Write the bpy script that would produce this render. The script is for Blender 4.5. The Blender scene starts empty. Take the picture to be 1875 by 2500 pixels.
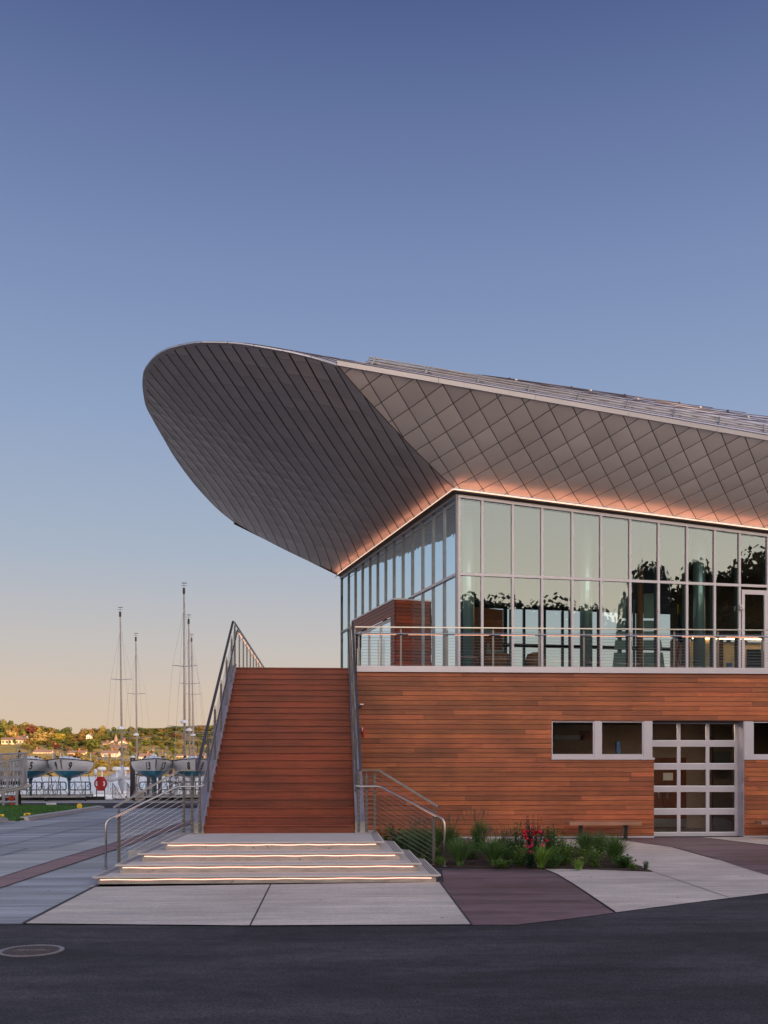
import bpy, math, random
from mathutils import Vector
from math import sin, cos, tan, pi, sqrt, radians
random.seed(7)
sc = bpy.context.scene
COL = sc.collection

# ------------------------------------------------------------------ camera model
FPX = 2400.0
YAW = math.atan(131.5 / FPX)
H = 1.917
CA, SA = cos(YAW), sin(YAW)

def W(px, d, py=None, z=None):
    """world point of photo column px at depth d; height from row py or given z"""
    l = (px - 937.5) / FPX * d
    x = l * CA + d * SA
    y = -l * SA + d * CA
    if z is None:
        z = H + (1876 - py) * d / FPX
    return Vector((x, y, z))

def ray(px, py):
    l = (px - 937.5) / FPX
    return Vector((l * CA + SA, -l * SA + CA, (1876 - py) / FPX))

def PZ(px, py, z):
    r = ray(px, py); t = (z - H) / r.z
    return Vector((r.x * t, r.y * t, z))

def PY(px, py, y):
    r = ray(px, py); t = y / r.y
    return Vector((r.x * t, y, H + r.z * t))

def on_plane(px, py, p0, n):
    r = ray(px, py); o = Vector((0, 0, H))
    t = (p0 - o).dot(n) / r.dot(n)
    return o + r * t

# ------------------------------------------------------------------ mesh builder
class MB:
    def __init__(s):
        s.v = []; s.f = []; s.c = []; s.uv = {}; s.mi = []
        s.cur = 0
    def quad(s, a, b, c, d, col=1.0):
        n = len(s.v); s.v += [tuple(a), tuple(b), tuple(c), tuple(d)]
        s.f.append((n, n + 1, n + 2, n + 3)); s.c.append(col); s.mi.append(s.cur); return s
    def tri(s, a, b, c, col=1.0):
        n = len(s.v); s.v += [tuple(a), tuple(b), tuple(c)]
        s.f.append((n, n + 1, n + 2)); s.c.append(col); s.mi.append(s.cur); return s
    def poly(s, pts, col=1.0):
        n = len(s.v); s.v += [tuple(p) for p in pts]
        s.f.append(tuple(range(n, n + len(pts)))); s.c.append(col); s.mi.append(s.cur); return s
    def hexa(s, p, col=1.0):
        n = len(s.v); s.v += [tuple(q) for q in p]
        for f in ((0, 3, 2, 1), (4, 5, 6, 7), (0, 1, 5, 4), (1, 2, 6, 5), (2, 3, 7, 6), (3, 0, 4, 7)):
            s.f.append(tuple(n + i for i in f)); s.c.append(col); s.mi.append(s.cur)
        return s
    def box(s, x0, x1, y0, y1, z0, z1, col=1.0):
        return s.hexa([(x0, y0, z0), (x1, y0, z0), (x1, y1, z0), (x0, y1, z0),
                       (x0, y0, z1), (x1, y0, z1), (x1, y1, z1), (x0, y1, z1)], col)
    def obox(s, o, a, b, c, col=1.0):
        """box from corner o with edge vectors a b c"""
        o, a, b, c = Vector(o), Vector(a), Vector(b), Vector(c)
        return s.hexa([o, o + a, o + a + b, o + b, o + c, o + a + c, o + a + b + c, o + b + c], col)
    def bar(s, p0, p1, w, h, col=1.0, up=(0, 0, 1)):
        p0, p1 = Vector(p0), Vector(p1); d = (p1 - p0).normalized(); u = Vector(up)
        r = d.cross(u)
        if r.length < 1e-4: r = d.cross(Vector((1, 0, 0)))
        r.normalize(); u = r.cross(d).normalized()
        r = r * w / 2; u = u * h / 2
        return s.hexa([p0 - r - u, p0 + r - u, p1 + r - u, p1 - r - u,
                       p0 - r + u, p0 + r + u, p1 + r + u, p1 - r + u], col)
    def tube(s, pts, rad, n=8, col=1.0, cap=True):
        pts = [Vector(p) for p in pts]
        if not isinstance(rad, (list, tuple)): rad = [rad] * len(pts)
        base = len(s.v); prev = None
        for i, p in enumerate(pts):
            if i == 0: d = pts[1] - pts[0]
            elif i == len(pts) - 1: d = pts[-1] - pts[-2]
            else: d = (pts[i + 1] - pts[i]).normalized() + (pts[i] - pts[i - 1]).normalized()
            d.normalize()
            if prev is None:
                a = Vector((0, 0, 1)) if abs(d.z) < .9 else Vector((1, 0, 0))
                u = d.cross(a).normalized()
            else:
                u = (prev - d * prev.dot(d)).normalized()
            prev = u; w = d.cross(u)
            for k in range(n):
                t = 2 * pi * k / n
                s.v.append(tuple(p + (u * cos(t) + w * sin(t)) * rad[i]))
        for i in range(len(pts) - 1):
            for k in range(n):
                a = base + i * n + k; b = base + i * n + (k + 1) % n
                s.f.append((a, b, b + n, a + n)); s.c.append(col); s.mi.append(s.cur)
        if cap:
            s.f.append(tuple(base + k for k in reversed(range(n)))); s.c.append(col); s.mi.append(s.cur)
            e = base + (len(pts) - 1) * n
            s.f.append(tuple(e + k for k in range(n))); s.c.append(col); s.mi.append(s.cur)
        return s
    def prism(s, poly, z0, z1, col=1.0):
        n = len(s.v); m = len(poly)
        s.v += [(p[0], p[1], z0) for p in poly] + [(p[0], p[1], z1) for p in poly]
        s.f.append(tuple(n + i for i in reversed(range(m)))); s.f.append(tuple(n + m + i for i in range(m)))
        for i in range(m):
            j = (i + 1) % m; s.f.append((n + i, n + j, n + m + j, n + m + i))
        s.c += [col] * (m + 2); s.mi += [s.cur] * (m + 2); return s
    def lathe(s, c, prof, n=16, col=1.0):
        c = Vector(c); base = len(s.v); m = len(prof)
        for (r, z) in prof:
            for k in range(n):
                t = 2 * pi * k / n
                s.v.append((c.x + r * cos(t), c.y + r * sin(t), c.z + z))
        for i in range(m - 1):
            for k in range(n):
                a = base + i * n + k; b = base + i * n + (k + 1) % n
                s.f.append((a, b, b + n, a + n)); s.c.append(col); s.mi.append(s.cur)
        s.f.append(tuple(base + k for k in reversed(range(n)))); s.f.append(tuple(base + (m - 1) * n + k for k in range(n)))
        s.c += [col] * 2; s.mi += [s.cur] * 2
        return s
    def grid(s, fn, nu, nv, uvfn=None, col=1.0):
        base = len(s.v)
        for i in range(nu + 1):
            for j in range(nv + 1):
                s.v.append(tuple(fn(i / nu, j / nv)))
        for i in range(nu):
            for j in range(nv):
                a = base + i * (nv + 1) + j
                s.f.append((a, a + nv + 1, a + nv + 2, a + 1)); s.c.append(col); s.mi.append(s.cur)
                if uvfn:
                    s.uv[len(s.f) - 1] = [uvfn(i / nu, j / nv), uvfn((i + 1) / nu, j / nv),
                                          uvfn((i + 1) / nu, (j + 1) / nv), uvfn(i / nu, (j + 1) / nv)]
        return s
    def build(s, name, mat, parent=None, smooth=False, world=True):
        off = Vector((0, 0, 0))
        if parent is not None and world:
            p = parent
            while p is not None:
                off += p.location; p = p.parent
        me = bpy.data.meshes.new(name)
        me.from_pydata([(x - off.x, y - off.y, z - off.z) for x, y, z in s.v], [], s.f)
        mats = mat if isinstance(mat, (list, tuple)) else [mat]
        for m in mats: me.materials.append(m)
        if len(mats) > 1:
            for i, p in enumerate(me.polygons): p.material_index = s.mi[i]
        ca = me.color_attributes.new('Col', 'FLOAT_COLOR', 'CORNER')
        for i, p in enumerate(me.polygons):
            c = s.c[i]
            c = (c, c, c, 1) if not isinstance(c, (tuple, list)) else (c[0], c[1], c[2], 1)
            for li in p.loop_indices: ca.data[li].color = c
            if smooth: p.use_smooth = True
        if s.uv:
            ul = me.uv_layers.new(name='UVMap')
            for fi, us in s.uv.items():
                for li, u in zip(me.polygons[fi].loop_indices, us): ul.data[li].uv = u
        me.update()
        o = bpy.data.objects.new(name, me); COL.objects.link(o)
        if parent is not None: o.parent = parent
        return o

def tag(o, label=None, cat=None, group=None, kind=None):
    if label: o['label'] = label
    if cat: o['category'] = cat
    if group: o['group'] = group
    if kind: o['kind'] = kind
    return o

def thing(name, label, cat, loc=(0, 0, 0), group=None, rz=0):
    o = bpy.data.objects.new(name, None); COL.objects.link(o)
    o.location = loc; o.rotation_euler = (0, 0, rz); o.empty_display_size = .3
    return tag(o, label, cat, group)

def kids(o): return [c for c in bpy.data.objects if c.parent == o]

def dup(root, loc, rz=0, scale=None, label=None, tree=None):
    r = root.copy(); COL.objects.link(r); r.location = loc; r.rotation_euler = (0, 0, rz)
    if scale: r.scale = scale
    if label: r['label'] = label
    for ch, gs in (tree if tree is not None else [(c, kids(c)) for c in kids(root)]):
        c = ch.copy(); COL.objects.link(c); c.parent = r
        for g in gs:
            d = g.copy(); COL.objects.link(d); d.parent = c
    return r

# ------------------------------------------------------------------ materials
def srgb(r, g, b):
    f = lambda c: (c / 255 / 12.92) if c / 255 <= .04045 else ((c / 255 + .055) / 1.055) ** 2.4
    return (f(r), f(g), f(b), 1)

def nodes(m):
    m.use_nodes = True; nt = m.node_tree; return nt, nt.nodes, nt.links

def mat(name, col, rough=.6, metal=0.0, var=.15, scale=3.0, stretch=(1, 1, 1), bump=0.0, bscale=None,
        col2=None, spec=.5, attr=False, detail=6, coat=0, objcol=False, rvar=0.0, speck=None, trans=0):
    m = bpy.data.materials.new(name); nt, N, L = nodes(m)
    b = N['Principled BSDF']; b.inputs['Roughness'].default_value = rough; b.inputs['Metallic'].default_value = metal
    b.inputs['Specular IOR Level'].default_value = spec
    if coat: b.inputs['Coat Weight'].default_value = coat
    g = N.new('ShaderNodeNewGeometry'); mp = N.new('ShaderNodeMapping'); mp.inputs['Scale'].default_value = stretch
    L.new(g.outputs['Position'], mp.inputs['Vector'])
    nz = N.new('ShaderNodeTexNoise'); nz.inputs['Scale'].default_value = scale; nz.inputs['Detail'].default_value = detail
    nz.inputs['Roughness'].default_value = .65
    L.new(mp.outputs[0], nz.inputs['Vector'])
    ramp = N.new('ShaderNodeValToRGB'); ramp.color_ramp.elements[0].position = .3; ramp.color_ramp.elements[1].position = .7
    c = col[:3]; c2 = col2[:3] if col2 else None
    if c2: e0, e1 = c, c2
    else: e0 = tuple(x * (1 - var) for x in c); e1 = tuple(min(1, x * (1 + var)) for x in c)
    ramp.color_ramp.elements[0].color = (*e0, 1); ramp.color_ramp.elements[1].color = (*e1, 1)
    L.new(nz.outputs['Fac'], ramp.inputs['Fac']); out = ramp.outputs['Color']
    def mul(a, bb):
        mx = N.new('ShaderNodeMix'); mx.data_type = 'RGBA'; mx.blend_type = 'MULTIPLY'; mx.inputs[0].default_value = 1
        L.new(a, mx.inputs[6]); L.new(bb, mx.inputs[7]); return mx.outputs[2]
    if attr:
        at = N.new('ShaderNodeAttribute'); at.attribute_name = 'Col'; out = mul(out, at.outputs['Color'])
    if objcol:
        oi = N.new('ShaderNodeObjectInfo'); out = mul(out, oi.outputs['Color'])
    if speck:
        n2 = N.new('ShaderNodeTexNoise'); n2.inputs['Scale'].default_value = speck[0]; n2.inputs['Detail'].default_value = 2
        L.new(g.outputs['Position'], n2.inputs['Vector'])
        r2 = N.new('ShaderNodeValToRGB'); r2.color_ramp.elements[0].position = speck[1]; r2.color_ramp.elements[1].position = speck[1] + .05
        r2.color_ramp.elements[0].color = (1, 1, 1, 1); r2.color_ramp.elements[1].color = (speck[2],) * 3 + (1,)
        L.new(n2.outputs['Fac'], r2.inputs['Fac']); out = mul(out, r2.outputs['Color'])
    L.new(out, b.inputs['Base Color'])
    if rvar:
        mr = N.new('ShaderNodeMapRange'); mr.inputs[3].default_value = max(0, rough - rvar); mr.inputs[4].default_value = min(1, rough + rvar)
        L.new(nz.outputs['Fac'], mr.inputs[0]); L.new(mr.outputs[0], b.inputs['Roughness'])
    if bump:
        bn = N.new('ShaderNodeTexNoise'); bn.inputs['Scale'].default_value = bscale or scale * 6; bn.inputs['Detail'].default_value = 5
        L.new(mp.outputs[0], bn.inputs['Vector'])
        bp = N.new('ShaderNodeBump'); bp.inputs['Strength'].default_value = 1; bp.inputs['Distance'].default_value = bump
        L.new(bn.outputs['Fac'], bp.inputs['Height']); L.new(bp.outputs[0], b.inputs['Normal'])
    if trans:
        tr = N.new('ShaderNodeBsdfTranslucent'); ms = N.new('ShaderNodeMixShader'); ms.inputs[0].default_value = trans
        L.new(out, tr.inputs['Color']); L.new(b.outputs[0], ms.inputs[1]); L.new(tr.outputs[0], ms.inputs[2])
        L.new(ms.outputs[0], N['Material Output'].inputs['Surface'])
    return m

def emis(name, col, s):
    m = bpy.data.materials.new(name); nt, N, L = nodes(m); b = N['Principled BSDF']
    b.inputs['Base Color'].default_value = (*col[:3], 1)
    b.inputs['Emission Color'].default_value = (*col[:3], 1); b.inputs['Emission Strength'].default_value = s
    return m

def upglow(name, col, s):
    m = bpy.data.materials.new(name); nt, N, L = nodes(m); b = N['Principled BSDF']; b.inputs['Base Color'].default_value = (.02, .02, .02, 1)
    b.inputs['Emission Color'].default_value = (*col, 1); g = N.new('ShaderNodeNewGeometry'); k = N.new('ShaderNodeMath'); k.operation = 'MULTIPLY_ADD'
    k.inputs[1].default_value = -s; k.inputs[2].default_value = s; L.new(g.outputs['Backfacing'], k.inputs[0]); L.new(k.outputs[0], b.inputs['Emission Strength']); return m

def glass(name, tint, refl=.25, wav=.002, rough=.0, wscale=.5):
    """window glass: clear tinted transmission with a facing dependent mirror coat and slight waviness"""
    m = bpy.data.materials.new(name); nt, N, L = nodes(m)
    N.remove(N['Principled BSDF'])
    g = N.new('ShaderNodeNewGeometry'); nz = N.new('ShaderNodeTexNoise'); nz.inputs['Scale'].default_value = wscale
    nz.inputs['Detail'].default_value = 1.5
    L.new(g.outputs['Position'], nz.inputs['Vector'])
    bp = N.new('ShaderNodeBump'); bp.inputs['Strength'].default_value = 1; bp.inputs['Distance'].default_value = wav
    L.new(nz.outputs['Fac'], bp.inputs['Height'])
    gl = N.new('ShaderNodeBsdfGlossy'); gl.inputs['Roughness'].default_value = rough; gl.inputs['Color'].default_value = (.78, .93, 1.0, 1)
    L.new(bp.outputs[0], gl.inputs['Normal'])
    tr = N.new('ShaderNodeBsdfTransparent'); tr.inputs['Color'].default_value = (*tint, 1)
    fr = N.new('ShaderNodeFresnel'); fr.inputs['IOR'].default_value = 1.5
    mr = N.new('ShaderNodeMapRange'); mr.inputs[1].default_value = .04; mr.inputs[2].default_value = 1
    mr.inputs[3].default_value = refl; mr.inputs[4].default_value = 1
    L.new(fr.outputs[0], mr.inputs[0])
    ms = N.new('ShaderNodeMixShader'); L.new(mr.outputs[0], ms.inputs[0]); L.new(tr.outputs[0], ms.inputs[1]); L.new(gl.outputs[0], ms.inputs[2])
    L.new(ms.outputs[0], N['Material Output'].inputs['Surface'])
    return m

M = {}
def wood(name, a, b, rough=.5, grain=1.0, sx=1.2):
    m = bpy.data.materials.new(name); nt, N, L = nodes(m); bs = N['Principled BSDF']
    g = N.new('ShaderNodeNewGeometry'); at = N.new('ShaderNodeAttribute'); at.attribute_name = 'Col'
    off = N.new('ShaderNodeVectorMath'); off.operation = 'MULTIPLY_ADD'; off.inputs[1].default_value = (37, 37, 37)
    L.new(at.outputs['Color'], off.inputs[0]); L.new(g.outputs['Position'], off.inputs[2])
    mp = N.new('ShaderNodeMapping'); mp.inputs['Scale'].default_value = (sx, 14, 26); L.new(off.outputs[0], mp.inputs['Vector'])
    nz = N.new('ShaderNodeTexNoise'); nz.inputs['Scale'].default_value = 1.3; nz.inputs['Detail'].default_value = 7; nz.inputs['Roughness'].default_value = .7
    nz.inputs['Distortion'].default_value = .6
    L.new(mp.outputs[0], nz.inputs['Vector'])
    r = N.new('ShaderNodeValToRGB'); r.color_ramp.elements[0].position = .28; r.color_ramp.elements[1].position = .74
    r.color_ramp.elements[0].color = (*a, 1); r.color_ramp.elements[1].color = (*b, 1); L.new(nz.outputs['Fac'], r.inputs['Fac'])
    mx = N.new('ShaderNodeMix'); mx.data_type = 'RGBA'; mx.blend_type = 'MULTIPLY'; mx.inputs[0].default_value = 1
    L.new(r.outputs['Color'], mx.inputs[6]); L.new(at.outputs['Color'], mx.inputs[7])
    # weather blotches
    n2 = N.new('ShaderNodeTexNoise'); n2.inputs['Scale'].default_value = 1.1; n2.inputs['Detail'].default_value = 3
    L.new(g.outputs['Position'], n2.inputs['Vector'])
    mr = N.new('ShaderNodeMapRange'); mr.inputs[1].default_value = .3; mr.inputs[2].default_value = .7; mr.inputs[3].default_value = .78; mr.inputs[4].default_value = 1.18
    L.new(n2.outputs['Fac'], mr.inputs[0])
    m2 = N.new('ShaderNodeMix'); m2.data_type = 'RGBA'; m2.blend_type = 'MULTIPLY'; m2.inputs[0].default_value = 1
    L.new(mx.outputs[2], m2.inputs[6]); L.new(mr.outputs[0], m2.inputs[7])
    L.new(m2.outputs[2], bs.inputs['Base Color']); bs.inputs['Roughness'].default_value = rough
    bp = N.new('ShaderNodeBump'); bp.inputs['Distance'].default_value = .002 * grain; L.new(nz.outputs['Fac'], bp.inputs['Height']); L.new(bp.outputs[0], bs.inputs['Normal'])
    return m

def zinc(name, base, ga, gb, step=0.0, rough=.42, metal=.75, lw=.016, lwb=None, dark=.12, pil=.012):
    """flat lock metal panels from UV cells: dark joints at integer U and V, pillowed sheet, optional shingle step"""
    m = bpy.data.materials.new(name); nt, N, L = nodes(m); bs = N['Principled BSDF']
    uv = N.new('ShaderNodeUVMap'); sp = N.new('ShaderNodeSeparateXYZ'); L.new(uv.outputs[0], sp.inputs[0])
    def mth(op, a, b=None, c=None):
        n = N.new('ShaderNodeMath'); n.operation = op
        for i, x in enumerate((a, b, c)):
            if x is None: continue
            if isinstance(x, (int, float)): n.inputs[i].default_value = x
            else: L.new(x, n.inputs[i])
        return n.outputs[0]
    fu = mth('FRACT', sp.outputs[0]); fv = mth('FRACT', sp.outputs[1])
    du = mth('MINIMUM', fu, mth('SUBTRACT', 1, fu)); dv = mth('MINIMUM', fv, mth('SUBTRACT', 1, fv))
    lu = mth('LESS_THAN', du, lw); lv = mth('LESS_THAN', dv, lwb if lwb is not None else lw)
    line = mth('MAXIMUM', mth('MULTIPLY', lu, ga), mth('MULTIPLY', lv, gb))
    cu = N.new('ShaderNodeCombineXYZ'); L.new(mth('FLOOR', sp.outputs[0]), cu.inputs[0]); L.new(mth('FLOOR', sp.outputs[1]), cu.inputs[1])
    wn = N.new('ShaderNodeTexWhiteNoise'); wn.noise_dimensions = '2D'; L.new(cu.outputs[0], wn.inputs['Vector'])
    g = N.new('ShaderNodeNewGeometry'); nz = N.new('ShaderNodeTexNoise'); nz.inputs['Scale'].default_value = .8; nz.inputs['Detail'].default_value = 3
    L.new(g.outputs['Position'], nz.inputs['Vector'])
    val = mth('ADD', .78, mth('ADD', mth('MULTIPLY', wn.outputs['Value'], .16), mth('MULTIPLY', nz.outputs['Fac'], .3)))
    val = mth('MULTIPLY', val, mth('SUBTRACT', 1, mth('MULTIPLY', line, 1 - dark)))
    mx = N.new('ShaderNodeMix'); mx.data_type = 'RGBA'; mx.blend_type = 'MULTIPLY'; mx.inputs[0].default_value = 1
    mx.inputs[6].default_value = (*base, 1); L.new(val, mx.inputs[7]); L.new(mx.outputs[2], bs.inputs['Base Color'])
    bs.inputs['Metallic'].default_value = metal
    L.new(mth('ADD', rough - .06, mth('MULTIPLY', nz.outputs['Fac'], .14)), bs.inputs['Roughness'])
    hp = mth('MULTIPLY', mth('POWER', mth('MULTIPLY', mth('MULTIPLY', fu, mth('SUBTRACT', 1, fu)), mth('MULTIPLY', fv, mth('SUBTRACT', 1, fv))), .5), pil * 4)
    n3 = N.new('ShaderNodeTexNoise'); n3.inputs['Scale'].default_value = 1.6; n3.inputs['Detail'].default_value = 1
    off = N.new('ShaderNodeVectorMath'); off.operation = 'MULTIPLY_ADD'; off.inputs[1].default_value = (17, 17, 17)
    L.new(cu.outputs[0], off.inputs[0]); L.new(g.outputs['Position'], off.inputs[2]); L.new(off.outputs[0], n3.inputs['Vector'])
    hp = mth('ADD', hp, mth('MULTIPLY', n3.outputs['Fac'], pil * 1.2))
    if step: hp = mth('ADD', hp, mth('MULTIPLY', fu, step))
    hp = mth('SUBTRACT', hp, mth('MULTIPLY', line, .01))
    bp = N.new('ShaderNodeBump'); bp.inputs['Distance'].default_value = 1; bp.inputs['Strength'].default_value = 1
    L.new(hp, bp.inputs['Height']); L.new(bp.outputs[0], bs.inputs['Normal'])
    return m

M['siding'] = wood('cedar siding', (.22, .051, .018), (.46, .130, .043), .5)
M['treadwood'] = wood('stair hardwood', (.13, .022, .009), (.34, .062, .023), .45)
M['gap'] = mat('board gap', (.012, .008, .006), .9)
M['benchwood'] = wood('bench wood', (.26, .12, .075), (.46, .23, .145), .6)
M['alu'] = mat('painted aluminium', (.62, .56, .60), .38, .35, var=.04, scale=1.5)
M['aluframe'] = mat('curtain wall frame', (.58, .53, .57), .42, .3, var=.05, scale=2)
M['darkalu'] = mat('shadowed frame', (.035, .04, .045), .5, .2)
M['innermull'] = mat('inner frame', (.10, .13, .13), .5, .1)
M['steel'] = mat('brushed steel', (.50, .47, .45), .28, .95, var=.1, scale=6, stretch=(1, 1, .2))
M['steelpost'] = mat('brushed post steel', (.17, .155, .15), .33, .9, var=.12, scale=6, stretch=(4, 4, .3))
M['cable'] = mat('steel cable', (.45, .42, .42), .35, .9)
M['stringer'] = mat('galvanised stringer', (.56, .53, .62), .36, .55, var=.08, scale=2, rvar=.08)
M['toprail'] = mat('dark steel rail', (.19, .20, .235), .3, .75, var=.1)
M['concrete'] = mat('pale concrete', (.40, .375, .36), .8, var=.16, scale=1.3, stretch=(.6, 2.4, 2), bump=.003, bscale=30, speck=(9, .72, .6))
M['concrete2'] = mat('pale concrete slab', (.36, .315, .30), .75, col2=(.60, .535, .50), scale=.8, stretch=(.3, 2.0, 1), bump=.002, bscale=30, detail=9, speck=(11, .745, .3))
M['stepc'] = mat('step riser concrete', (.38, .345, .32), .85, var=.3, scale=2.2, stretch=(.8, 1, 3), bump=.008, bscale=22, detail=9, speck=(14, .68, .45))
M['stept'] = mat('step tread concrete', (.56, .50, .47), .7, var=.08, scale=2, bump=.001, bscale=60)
M['brown'] = mat('maroon stained concrete', (.085, .055, .062), .55, col2=(.20, .135, .14), scale=.8, stretch=(.45, 3, 1), bump=.002, bscale=30, detail=9, rvar=.15)
M['plaza'] = mat('blue grey broom concrete', (.10, .115, .15), .5, col2=(.40, .42, .45), scale=.55, stretch=(.16, 1.7, 1), bump=.003, bscale=25, detail=10, rvar=.2)
M['plazal'] = mat('light band concrete', (.20, .215, .25), .5, col2=(.48, .48, .48), scale=.55, stretch=(.16, 1.7, 1), bump=.003, bscale=25, detail=10, rvar=.2)
M['red'] = mat('red band concrete', (.27, .13, .15), .65, col2=(.36, .19, .20), scale=.9, stretch=(.4, 3, 1), bump=.003, bscale=25, detail=9)
M['asphalt'] = mat('asphalt', (.026, .024, .030), 1.0, col2=(.052, .047, .060), spec=.15, scale=.4, stretch=(.6, 1.8, 1), bump=.010, bscale=38, detail=14, speck=(42, .715, 3.2))
M['joint'] = mat('joint sealant', (.05, .045, .05), .9)
M['curb'] = mat('kerb concrete', (.52, .48, .46), .8, var=.12, scale=2)
M['grass'] = mat('grass', (.05, .14, .022), .9, var=.35, scale=8, attr=True)
M['mulch'] = mat('mulch', (.055, .035, .028), .95, var=.5, scale=14, bump=.03, bscale=25)
M['black'] = mat('black metal', (.02, .02, .022), .45, .4)
M['led'] = emis('warm strip', (1.0, .68, .48), 1.15); M['ledwash'] = upglow('cove wash', (1.0, .37, .20), 11)
M['ledstep'] = emis('step strip', (1.0, .66, .54), 1.15); M['stepwash'] = upglow('step wash', (1.0, .42, .29), 3.2)
M['ledrail'] = emis('rail strip', (1.0, .45, .25), 1.3)
M['white'] = mat('white gelcoat', (.86, .85, .88), .3, var=.05, scale=2, coat=.3)
M['bottomp'] = mat('blue bottom paint', (.02, .17, .28), .55, var=.2, scale=5)
M['keelp'] = mat('keel paint', (.05, .20, .24), .6, var=.25, scale=5)
M['rubber'] = mat('black trim', (.02, .02, .02), .6)
M['galv'] = mat('galvanised steel', (.33, .33, .35), .5, .5, var=.15, scale=5)
M['fence'] = mat('dark fence steel', (.07, .08, .08), .5, .4)
M['timber'] = mat('quay timber', (.035, .03, .028), .85, var=.3, scale=3)
M['pile'] = mat('pile wrap', (.055, .04, .045), .7, var=.15, scale=3)
M['redplastic'] = mat('red plastic', (.62, .02, .03), .4, var=.08)
M['canvas'] = mat('grey sail cover', (.42, .44, .50), .8, var=.15, scale=3)
M['orange'] = mat('orange paint', (.75, .09, .03), .5)
M['yellow'] = mat('yellow plastic', (.85, .55, .03), .5)
M['blue'] = mat('blue mark', (.05, .18, .5), .5)
M['glass'] = glass('curtain wall glass', (.78, .93, .92), .165, .0014, wscale=.5)
M['glassside'] = glass('side wall glass', (.60, .78, .80), .30, .003, wscale=3.0)
M['glassdark'] = glass('lower window glass', (.85, .86, .84), .05, .006, wscale=1.0)
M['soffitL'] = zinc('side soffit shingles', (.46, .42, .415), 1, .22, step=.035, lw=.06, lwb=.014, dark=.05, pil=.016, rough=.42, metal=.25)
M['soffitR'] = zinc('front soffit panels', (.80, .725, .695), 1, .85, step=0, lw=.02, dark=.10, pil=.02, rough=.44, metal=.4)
M['rooftop'] = mat('roof sheet', (.78, .74, .80), .4, .25, var=.05, scale=1)
M['fascia'] = mat('roof edge metal', (.52, .49, .53), .38, .6, var=.06, scale=1)
M['seam'] = mat('seam', (.10, .075, .07), .6, .3)
M['guard'] = mat('snow guard pipe', (.62, .55, .50), .4, .5)
M['ceil'] = mat('dark ceiling', (.018, .02, .022), .8)
M['floor'] = mat('interior floor', (.10, .09, .08), .4)
M['beige'] = mat('beige wall', (.62, .48, .32), .8)
M['column'] = mat('steel column', (.42, .50, .48), .3, .6, var=.03)
M['screen'] = mat('panel screen', (.26, .33, .31), .6, var=.05)
M['rust'] = mat('brown column', (.30, .11, .04), .6)
M['doorwood'] = mat('interior door wood', (.16, .045, .02), .45, var=.2, scale=3, stretch=(3, 3, .3))
M['plaster'] = mat('house paint', (.85, .80, .72), .8, var=.05, objcol=True)
M['houseroof'] = mat('house roof', (.30, .19, .15), .8, objcol=False)
M['brick'] = mat('brick house', (.30, .12, .08), .85)
M['housewin'] = mat('house window', (.10, .09, .09), .2)
M['bleach'] = mat('bleacher aluminium', (.36, .345, .37), .45, .4, var=.08)
M['bark'] = mat('bark', (.08, .055, .035), .9, var=.3)
M['leaf'] = mat('tree leaves', (.9, .9, .9), .75, var=.2, scale=.3, attr=True, objcol=True, trans=.25)
M['plant'] = mat('bed leaves', (.9, .9, .9), .6, var=.2, scale=6, attr=True, trans=.3)
M['petal'] = mat('petals', (.9, .9, .9), .6, var=.1, attr=True, trans=.2)
M['hill'] = mat('far shore ground', (.22, .20, .05), .95, col2=(.50, .32, .09), scale=.05, detail=9)
M['backhill'] = mat('dark hillside', (.03, .035, .015), .95)

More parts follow.
